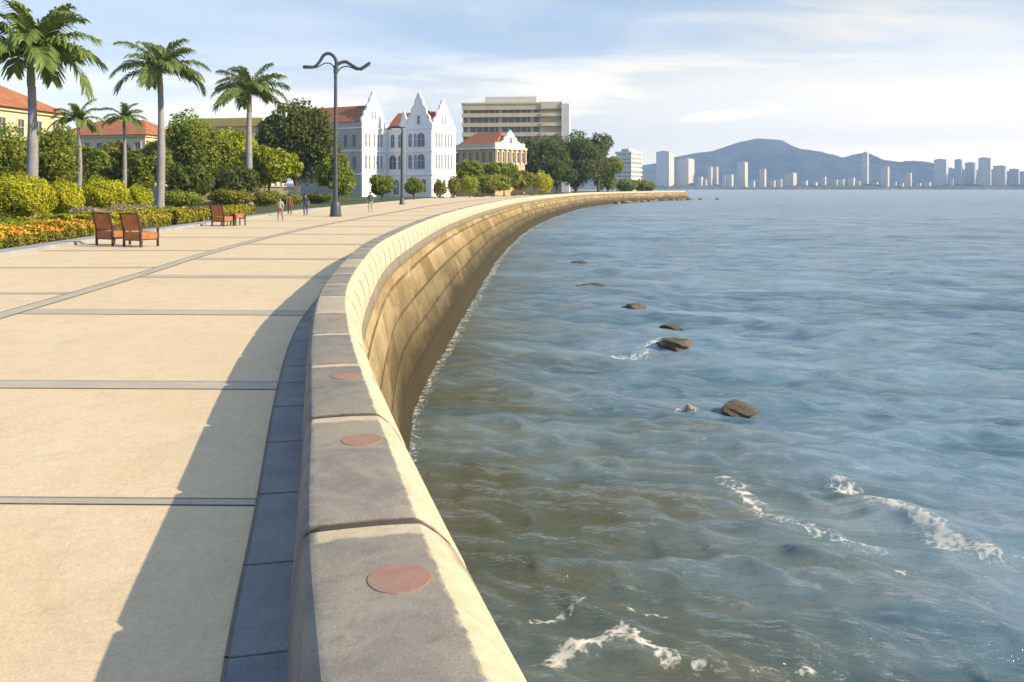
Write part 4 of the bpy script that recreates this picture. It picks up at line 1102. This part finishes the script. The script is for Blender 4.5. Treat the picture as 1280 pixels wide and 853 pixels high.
def gable(parent, o, ax, nm, w, h, mat, th=.55, plain=False):
    """curved stepped gable, standing on the wall top"""
    o, ax, nm = Vector(o), Vector(ax), Vector(nm)
    a = w / 2
    half = [(1, 0), (1, .10), (.93, .16), (.84, .17), (.80, .24), (.80, .30), (.70, .36), (.58, .40), (.54, .47), (.54, .54), (.44, .60), (.34, .64), (.30, .71), (.28, .78), (.18, .84), (.11, .90), (.085, .96), (0, 1)]
    prof = [(x * a, z * h) for x, z in half] + [(-x * a, z * h) for x, z in half[-2::-1]]
    m = MB(); m.prism([o + ax * x + Vector((0, 0, z)) - nm * th for x, z in prof], nm * (th + .02))
    g = m.build('gable', mat, parent)
    m = MB(); cc = o - nm * th / 2
    m.lathe([(.10, h * .985), (.18, h * 1.0), (.20, h * 1.012), (.06, h * 1.022), (.05, h * 1.05), (.11, h * 1.06), (.02, h * 1.085)], (cc.x, cc.y, cc.z), 10); m.build('finial', mat, g)
    e = MB()
    for i in range(len(prof) - 1):
        p0, p1 = prof[i], prof[i + 1]
        e.tube([o + ax * p0[0] + Vector((0, 0, p0[1])) + nm * .03, o + ax * p1[0] + Vector((0, 0, p1[1])) + nm * .03], .11, 5)
    e.build('coping', M_TRIM, g)
    return g
def roof_ridge(parent, u0, u1, v0, v1, z0, z1, along='u', name='roof', over=.45, hip=0):
    """pitched tile roof; ridge along u or v"""
    m = MB(); u0 -= over; u1 += over; v0 -= over; v1 += over
    if along == 'u':
        vm = (v0 + v1) / 2; V = [(u0, v0, z0), (u1, v0, z0), (u1, v1, z0), (u0, v1, z0), (u0 + hip, vm, z1), (u1 - hip, vm, z1)]
        Fc = [(0, 1, 5, 4), (2, 3, 4, 5), (1, 2, 5), (3, 0, 4), (3, 2, 1, 0)]
    else:
        um = (u0 + u1) / 2; V = [(u0, v0, z0), (u1, v0, z0), (u1, v1, z0), (u0, v1, z0), (um, v0 + hip, z1), (um, v1 - hip, z1)]
        Fc = [(3, 0, 4, 5), (1, 2, 5, 4), (0, 1, 4), (2, 3, 5), (3, 2, 1, 0)]
    return m.add(V, Fc).build(name, M_TILE, parent)
def cornice(parent, u0, u1, v0, v1, z, out=.22, hh=.3, mat=None):
    m = MB(); m.box(u0 - out, u1 + out, v0 - out, v1 + out, z - hh / 2, z + hh / 2); return m.build('cornice', mat or M_TRIM, parent, bevel=.05)

# -- the white gabled building: two corner blocks in a saw-tooth plan
a = R(30)
wb_ = thing('white_gabled_building', 'large white building with stepped gables, arched blue windows and red tile roofs', 'building', (-17.6, 195, .0), -a)
U, Vv, NU, NV = (1, 0, 0), (0, 1, 0), (1, 0, 0), (0, -1, 0)
m = MB(); m.box(-7.6, 0, 0, 9.2, 0, 15.3); w1 = m.build('wall', M_WHITE, wb_)
m = MB(); m.box(-13, -7.6, .7, 9.0, 0, 15.6); w2 = m.build('wall', M_WHITE, wb_)
m = MB(); m.box(-23, -13, -8.2, 9.0, 0, 16.6); w3 = m.build('wall', M_WHITE, wb_)
m = MB(); m.box(-31, -13.2, -8.26, -8.2, 0.0, 16.5); m.box(-31, -23, -8.2, 4, 0, 16.5); w4 = m.build('side_wall', M_GREYW, wb_)
gable(wb_, (-3.6, 0, 15.3), U, NV, 7.4, 8.0, M_WHITE)
gable(wb_, (0, 4.5, 15.3), Vv, NU, 9.0, 6.6, M_WHITE)
gable(wb_, (-13, -4.1, 16.6), Vv, NU, 8.2, 7.0, M_WHITE)
gable(wb_, (-8.2, .7, 15.8), U, NV, 2.4, 3.6, M_WHITE, .4)
roof_ridge(wb_, -7.4, -.4, .5, 9, 15.5, 19.6, 'v', over=.0)
roof_ridge(wb_, -7.4, -.55, 1.0, 8.8, 15.45, 19.3, 'u', over=.0)
roof_ridge(wb_, -13, -7.0, .9, 9, 15.8, 19.4, 'u', over=.1)
roof_ridge(wb_, -31, -13.6, -8.2, -.2, 16.7, 20.6, 'u', over=.3)
for z in (5.0, 10.2, 15.25):
    cornice(wb_, -7.6, 0, 0, 9.2, z); cornice(wb_, -13, -7.7, .7, 9, z + .03)
    cornice(wb_, -23, -13, -8.2, 9.0, z + .06, .2)
m = MB()
for (u, v) in ((-.35, -.02), (-7.25, -.02)): m.box(u - .3, u + .3, v - .12, v + .1, 0, 15.1)
for v in (.35, 8.85): m.box(-.1, .13, v - .3, v + .3, 0, 15.1)
for v in (-7.9, -.3): m.box(-13.1, -12.87, v - .28, v + .28, 0, 16.4)
m.build('pilaster', M_TRIM, wb_)
for z, h, w in ((6.3, 3.2, 1.0), (11.2, 3.0, .95)):
    for u in (-5.9,): window(wb_, (u, 0, z), U, NV, w, h)
    window(wb_, (-2.9, 0, z), U, NV, 2.0, h + .1); window(wb_, (-4.45, 0, z), U, NV, .7, h)
    window(wb_, (-11.3, .7, z), U, NV, 2.0 if z < 7 else 1.0, h); window(wb_, (-9.2, .7, z), U, NV, 1.1, h)
    for v in (1.5, 2.6, 3.7, 5.2, 6.3, 7.5): window(wb_, (0, v, z), Vv, NU, .62, h, False)
    for v in (-6.9, -5.6, -3.9, -2.6, -1.4): window(wb_, (-13, v, z), Vv, NU, .62, h - .2, False)
for v in (4.0, 5.0): window(wb_, (0, v, 16.2), Vv, NU, .55, 2.0, False, fw=.12)
for v in (-4.6, -3.6): window(wb_, (-13, v, 17.4), Vv, NU, .5, 1.8, False, fw=.12)
window(wb_, (-3.6, 0, 16.2), U, NV, .8, 2.0, fw=.12)
for u in (-2.2, -4.9): window(wb_, (u, 0, 1.2), U, NV, 1.2, 2.9)
window(wb_, (-10.3, .7, .6), U, NV, 1.6, 3.4)
for v in (2.2, 4.6, 7.0): window(wb_, (0, v, 1.2), Vv, NU, 1.0, 2.9)
for u in (-28.5, -26, -23.5, -20.5, -17.5, -15):
    for z in (6.3, 11.2): window(wb_, (u, -8.26, z), U, NV, .9, 2.6, False, fm=M_GREYW, pm=M_GLASSD)

# -- the yellow building with a white pediment
a = R(40); yb = thing('yellow_building', 'ochre yellow building with red tile roof and white curved pediment', 'building', (-4.5, 235, 0), -a)
m = MB(); m.box(-15, 0, 0, 12.5, 0, 12.6); m.build('wall', M_OCHREW, yb)
cornice(yb, -15, 0, 0, 12.5, 12.7, .5, .5); cornice(yb, -15, 0, 0, 12.5, 8.6, .25, .3)
roof_ridge(yb, -15, -.3, 0, 12.5, 12.95, 17.4, 'u', over=.35, hip=3)
gable(yb, (.15, 6.2, 12.95), Vv, NU, 9.5, 4.6, M_WHITE, .6)
m = MB(); m.box(-15, .12, -.12, 0, 12.95, 13.9); m.box(0, .12, -.12, 12.5, 12.95, 14.2); m.build('parapet', M_CREAMW, yb)
window(yb, (.17, 6.2, 14.1), Vv, NU, 1.2, 1.6)
for v in np.linspace(1.1, 11.4, 6):
    window(yb, (0, v, 9.0), Vv, NU, 1.1, 2.7, False, fm=M_CREAMW, pm=M_GLASSD); window(yb, (0, v, 4.2), Vv, NU, 1.1, 3.0, True, fm=M_CREAMW, pm=M_GLASSD)
for v in np.linspace(.15, 12.35, 7):
    m = MB(); m.lathe([(.34, 8.75), (.34, 8.95), (.24, 9.05), (.21, 12.0), (.30, 12.15), (.34, 12.4)], (.45, v, 0), 10); m.build('column', M_CREAMW, yb)
for u in np.linspace(-13.5, -1.6, 6):
    window(yb, (u, 0, 9.0), U, NV, 1.0, 2.6, False, fm=M_OCHREW, pm=M_GLASSD); window(yb, (u, 0, 4.2), U, NV, 1.0, 2.9, True, fm=M_OCHREW, pm=M_GLASSD)

# -- the slab block with long balcony bands
d = 420; u_ = d / F
mb_ = thing('office_block', 'wide sandy modern block with long horizontal balcony bands and a rooftop box', 'building', (X(578, d), d, 0), R(-6))
Lb = 125 * u_; top = Z(130, d); Dp = 16
m = MB(); m.box(0, Lb, 1.6, Dp, 0, top - .6); m.build('wall', M_CONC, mb_)
xb = Lb * .785
fl = (top - 1.0) / 9
for k in range(9):
    z = 1.0 + (k + 1) * fl
    hb2 = 1.9 if k < 8 else 3.0
    m = MB(); m.box(-.3, xb, 0, 1.55, z - hb2, z - (.0 if k < 8 else .1)); m.build('balcony_band', M_CONC, mb_)
    m = MB(); m.box(xb + .02, Lb - .02, -.5, 1.55, z - hb2 * .9, z - .1); m.build('balcony_band', M_CREAMW, mb_)
    if k < 8:
        n_ = 12
        for i in range(n_):
            x0 = .6 + i * (xb - 1) / n_
            if k < 4: continue
            m = MB(); m.box(x0, x0 + (xb - 1) / n_ * (.88 if (i % 5) else .5), 1.54, 1.59, z + .06, z + fl - 1.96); wv_ = m.build('window', M_GLASSO, mb_)
m = MB(); m.box(Lb, Lb + 3.2, -.9, Dp - 3, 0, top - .4); m.box(Lb - .35, Lb + .01, -1.0, Dp - 2.6, 0, top + .3); m.build('end_wall', M_CONCP, mb_)
m = MB(); m.box(-.7, Lb + .0, -.3, Dp + .4, top - .3, top + .5); m.build('roof_slab', M_CONC, mb_)
pen = MB().box(Lb * .22, Lb * .74, 3, 12, top + .5, Z(121, d)).build('rooftop_box', M_CONCP, mb_)

# -- houses behind the garden at the left
def house(label, x, y, rz, w, dp, ze, zr, wall, along='u', hip=4, wins=5, floors=(1.0, 4.6), top=None):
    h_ = thing('garden_house', label, 'house', (x, y, 0), rz)
    m = MB(); m.box(0, w, 0, dp, 0, ze); m.build('wall', wall, h_)
    cornice(h_, 0, w, 0, dp, ze - .1, .3, .4, M_CREAMW)
    if zr: roof_ridge(h_, 0, w, 0, dp, ze + .12, zr, along, hip=hip, over=.7)
    for z in floors:
        for u in np.linspace(1.4, w - 1.4, wins): window(h_, (u, 0, z), U, NV, 1.0, 2.0, False, fm=M_CREAMW, pm=M_GLASSD)
        for v in np.linspace(1.4, dp - 1.4, 4): window(h_, (w, v, z), Vv, NU, 1.0, 2.0, False, fm=M_CREAMW, pm=M_GLASSD)
    return h_
house('cream house with a big red tile roof at the left edge', X(-70, 112), 100, R(-8), 14.5, 12, Z(139, 104), Z(104, 104), M_CREAMW, hip=5, wins=6, floors=(1.2, 4.8, 8.0))
house('cream house with a long low red tile roof behind the two slim palms', X(98, 158), 150, R(-14), 17.5, 11, Z(171, 150), Z(150, 152), M_CREAMW, hip=5, wins=7, floors=(1.0, 4.4, 7.6))
hc = house('pale flat roofed house with an ochre roof band above the lime tree', X(258, 172), 168, R(-10), 12.5, 10, Z(160, 168), None, M_CREAMW, wins=6, floors=(1.2, 5.0, 8.6))
m = MB(); m.box(-.7, 13.2, -.7, 10.7, Z(160, 168) + .1, Z(148.5, 168)); m.build('roof_band', mottled('ochre_roof_band', (.48, .36, .10), (.56, .43, .15), .4, .8), hc, bevel=.1)
# low garden wall seen between the trunks
gw = thing('garden_wall', 'low cream garden wall seen between the tree trunks', 'wall', (X(150, 128), 128, 0), 0)
m = MB(); m.box(0, 25.5, 0, .4, 0, 2.2); m.build('wall_body', M_CREAMW, gw); m = MB(); m.box(-.1, 25.6, -.08, .48, 2.2, 2.36); m.build('wall_cap', M_TRIM, gw)

# ------------------------------------------------------------------ far shore, towers, mountain
M_SHORE = mottled('far_shore_ground', (.05, .07, .045), (.13, .125, .09), .02, .9, None, .2)
V = []; yy0 = 2900
xs = np.linspace(-900, 2600, 420); r_ = np.random.default_rng(9)
h1 = SEA + 9 + 3.0 * np.sin(xs * .013) + np.abs(r_.normal(0, 3.5, len(xs)))
n = len(xs)
Vs = np.concatenate([np.column_stack([xs, np.full(n, 2880) + 15 * np.sin(xs * .02), np.full(n, SEA - 1)]), np.column_stack([xs, np.full(n, 2893) + 15 * np.sin(xs * .02), h1 * .5 - 1]),
                     np.column_stack([xs, np.full(n, 2960), h1]), np.column_stack([xs, np.full(n, 4300), h1 + 10])])
i = np.arange(n - 1); Q = np.concatenate([np.stack([k * n + i, k * n + i + 1, (k + 1) * n + i + 1, (k + 1) * n + i], 1) for k in range(3)])
tag(link('far_shore', fast_mesh('far_shore', Vs, Q, M_SHORE)), kind='structure')

tt = NT('haze_tinted_forest'); P = tt.node('NewGeometry').outputs['Position']
n1 = tt.noise(P, .012, 7, .62, .4); c = tt.mix(tt.ramp(n1, [(.35, 0), (.65, 1)]), (.034, .062, .085), (.07, .105, .13)); tt.bsdf(c, .95, n1, .8, 25, .05)  # forest colour pushed towards blue, distance haze painted into it
sil = [(640, 214), (690, 212), (740, 207), (800, 206), (822, 203), (845, 195), (870, 190), (890, 188), (905, 183), (925, 176), (945, 172), (960, 173), (975, 174), (985, 180), (998, 185), (1012, 191), (1030, 196), (1045, 199), (1058, 195), (1066, 197),
       (1078, 190), (1092, 198), (1110, 200), (1130, 203), (1138, 200), (1147, 203), (1155, 208), (1170, 207), (1185, 210), (1210, 212), (1240, 214), (1275, 217), (1330, 219), (1400, 222), (1500, 226)]
DM = 4700
sx_ = np.array([X(p_[0], DM) for p_ in sil]); sz_ = np.array([Z(p_[1], DM) for p_ in sil])
nx, ny = 260, 40
gx_ = np.linspace(sx_[0], sx_[-1], nx); gy_ = np.linspace(3500, 5900, ny)
GX, GY = np.meshgrid(gx_, gy_)
hz_ = np.interp(GX, sx_, sz_)
tq = (GY - DM) / 1200
prof_ = np.clip(1 - np.abs(tq) ** 1.15, 0, 1)
rm = np.random.default_rng(12); rug = np.zeros_like(GX)
for i_ in range(26):
    lam = 900 * .82 ** i_; aa = rm.uniform(0, 2 * PI)
    rug += lam * .035 * np.sin(2 * PI / lam * (GX * math.cos(aa) + GY * math.sin(aa)) + rm.uniform(0, 6))
HZ = hz_ * prof_ * (1 + 0) + rug * .5 * np.sqrt(prof_) * (np.abs(tq) > .04) * np.clip(np.abs(tq) * 3, 0, 1) - 3
ii, jj = np.meshgrid(np.arange(ny - 1), np.arange(nx - 1), indexing='ij'); q0 = (ii * nx + jj).ravel()
me = fast_mesh('mountain', np.stack([GX, GY, HZ], -1).reshape(-1, 3), np.stack([q0, q0 + 1, q0 + nx + 1, q0 + nx], 1), tt.m, smooth=True); me.update()
tag(link('mountain', me), kind='structure')

def facade(name, wall, glass, fl=3.2, bay=3.4, split=.55):
    """storeys of glass between floor bands, cut by piers, read from the height and the run along the wall"""
    t = NT(name); p = t.pos(); s = t.node('SeparateXYZ'); t.l(p, s.inputs[0])
    fz = t.math('FRACT', t.math('DIVIDE', s.outputs[2], fl))
    fx = t.math('FRACT', t.math('DIVIDE', t.math('ADD', s.outputs[0], s.outputs[1]), bay))
    m_ = t.math('MULTIPLY', t.math('GREATER_THAN', fz, split), t.math('GREATER_THAN', fx, .28))
    nn = t.noise(p, .06, 3, .5)
    w_ = t.mix(t.ramp(nn, [(.35, 0), (.65, 1)]), tuple(q * .88 for q in wall), wall)
    t.bsdf(t.mix(m_, w_, glass), .7, None, spec=.3); return t.m
FA = [facade('white_tower_facade', (.86, .75, .58), (.24, .24, .25), 3.3, 5.0, .6), facade('cream_tower_facade', (.86, .72, .52), (.24, .22, .2), 3.1, 4.0, .58), facade('grey_tower_facade', (.62, .58, .54), (.2, .22, .26), 3.3, 6.0, .5)]
M_ROOFG = mottled('tower_roof_grey', (.38, .36, .34), (.46, .44, .41), .1, .9)
def tower(label, px0, px1, top, d, fa, seed, name='city_tower', grp='towers on the far shore', split=None, crown=True, rz=None):
    r = random.Random(seed)
    wpx = (px1 - px0) / F * d
    rz = R(-38 + r.uniform(-6, 6)) if rz is None else rz
    s = wpx / (abs(math.cos(rz)) + abs(math.sin(rz)) * .9); h = Z(top, d) - SEA
    root = thing(name, label, 'tower' if h > 40 else 'building', (X((px0 + px1) / 2, d), d, SEA + 3), rz, grp)
    h -= 3
    a_, b_ = s / 2, s * .45
    m = MB(); m.box(-a_, a_, -b_, b_, 0, h * .965); m.build('facade', FA[fa], root)
    m = MB(); m.box(-a_ * 1.02, a_ * 1.02, -b_ * 1.02, b_ * 1.02, h * .965, h * .965 + 1.4); m.build('roof', M_ROOFG, root)
    if crown:
        m = MB(); m.box(-a_ * .55, a_ * .4, -b_ * .6, b_ * .5, h * .965 + 1.4, h); m.build('roof_box', FA[fa] if r.random() < .5 else M_ROOFG, root)
    m = MB(); m.box(-a_ * 1.25, a_ * 1.25, -b_ * 1.2, b_ * 1.2, -2, min(7, h * .12)); m.build('podium', M_ROOFG, root)
    return root
T = [(820, 843, 189, 0, 'broad pale tower standing first right of the green point, tallest at that end'), (847, 868, 198, 0, 'white tower with a rounded grey neighbour, second tower right of the point'), (849, 857, 199, 2, 'narrow grey tower half hidden by the second white tower'),
     (885, 891, 208, 1, 'left one of two thin cream towers standing close together left of the peak'), (892, 898, 208, 1, 'right one of two thin cream towers standing close together left of the peak'),
     (921, 935, 202, 1, 'cream tower standing alone below the left slope of the mountain peak'), (949, 958, 211, 0, 'faint narrow white tower just below the mountain peak'), (980, 996, 216, 1, 'squat cream block under the right slope of the peak'),
     (1027, 1033, 221, 1, 'tiny cream block between the squat block and the slimmest tall tower'), (1078, 1086, 190, 0, 'slimmest and tallest white tower rising over the low right ridge'), (1101, 1112, 208, 1, 'cream mid height tower just right of the slimmest tall tower'),
     (1132, 1140, 216, 1, 'small cream tower standing alone between the two right tower groups'), (1167, 1186, 199, 0, 'broad tower with a white right side, left one of the right hand group'), (1193, 1204, 199, 2, 'thin grey tower in the middle of the right hand group'),
     (1206, 1221, 203, 2, 'wide faint grey tower between thin grey tower and tall pale tower'), (1222, 1240, 197, 0, 'tallest pale tower of the right hand group'), (1241, 1259, 207, 2, 'grey tower right of the tallest pale tower of the right group'), (1261, 1275, 211, 2, 'low grey tower at the right edge of the picture'),
     (1277, 1290, 214, 2, 'last low grey tower cut off by the picture edge')]
for i, (x0, x1, tp, fa, lab) in enumerate(T): tower(lab, x0, x1, tp, 2990 + (i * 37) % 90, fa, i)
lw = random.Random(8)
for i, (x0, x1, tp) in enumerate(((872, 879, 221), (880, 884, 224), (903, 908, 219), (909, 917, 218), (937, 944, 226), (962, 970, 226), (972, 978, 224), (1003, 1010, 226), (1014, 1022, 228), (1041, 1048, 225), (1049, 1056, 224), (1060, 1069, 222), (1071, 1076, 226), (1090, 1098, 228),
        (1115, 1121, 228), (1124, 1130, 229), (1145, 1152, 229), (1155, 1164, 228), (1187, 1192, 224))):
    tower('low pale block in the row of low buildings along the far shore', x0, x1, tp, 2965, 1 if i % 3 else 0, 50 + i, 'shore_block', 'low blocks along the far shore', crown=False)
# the nearer block behind the point
d = 900; u_ = d / F
hb_ = MB().add([(X(600, 960), 860, SEA - 1), (X(830, 960), 900, SEA - 1), (X(842, 960), 1000, SEA - 1), (X(600, 960), 1100, SEA - 1), (X(600, 960), 866, -1), (X(822, 960), 905, -1.5), (X(834, 960), 995, -1.5), (X(600, 960), 1090, -1)],
                [(0, 1, 5, 4), (1, 2, 6, 5), (2, 3, 7, 6), (3, 0, 4, 7), (4, 5, 6, 7)]).build('point_beyond', M_SHORE)
tag(hb_, kind='structure')
wt = thing('apartment_tower', 'white apartment tower with floor bands behind the bushes at the tip of the point', 'tower', (X(786, 930), 930, -1.2), R(-42))
s_ = 30 / F * 930 / 1.36; ht2 = Z(190, 930) + 1.2
m = MB(); m.box(-s_ / 2, s_ / 2, -s_ / 2, s_ / 2, 0, ht2); m.build('wall', FA[2], wt)
nf = 9
for k in range(nf):
    z = (k + 1) * ht2 / nf
    m = MB(); m.box(-s_ / 2 - 1, s_ / 2 + 1, -s_ / 2 - 1, s_ / 2 + 1, z - ht2 / nf * .5, z); m.build('floor_band', M_CONCP, wt)
m = MB(); m.box(-s_ * .3, s_ * .2, -s_ * .3, s_ * .3, ht2, ht2 + 3); m.build('roof_box', M_CONCP, wt)
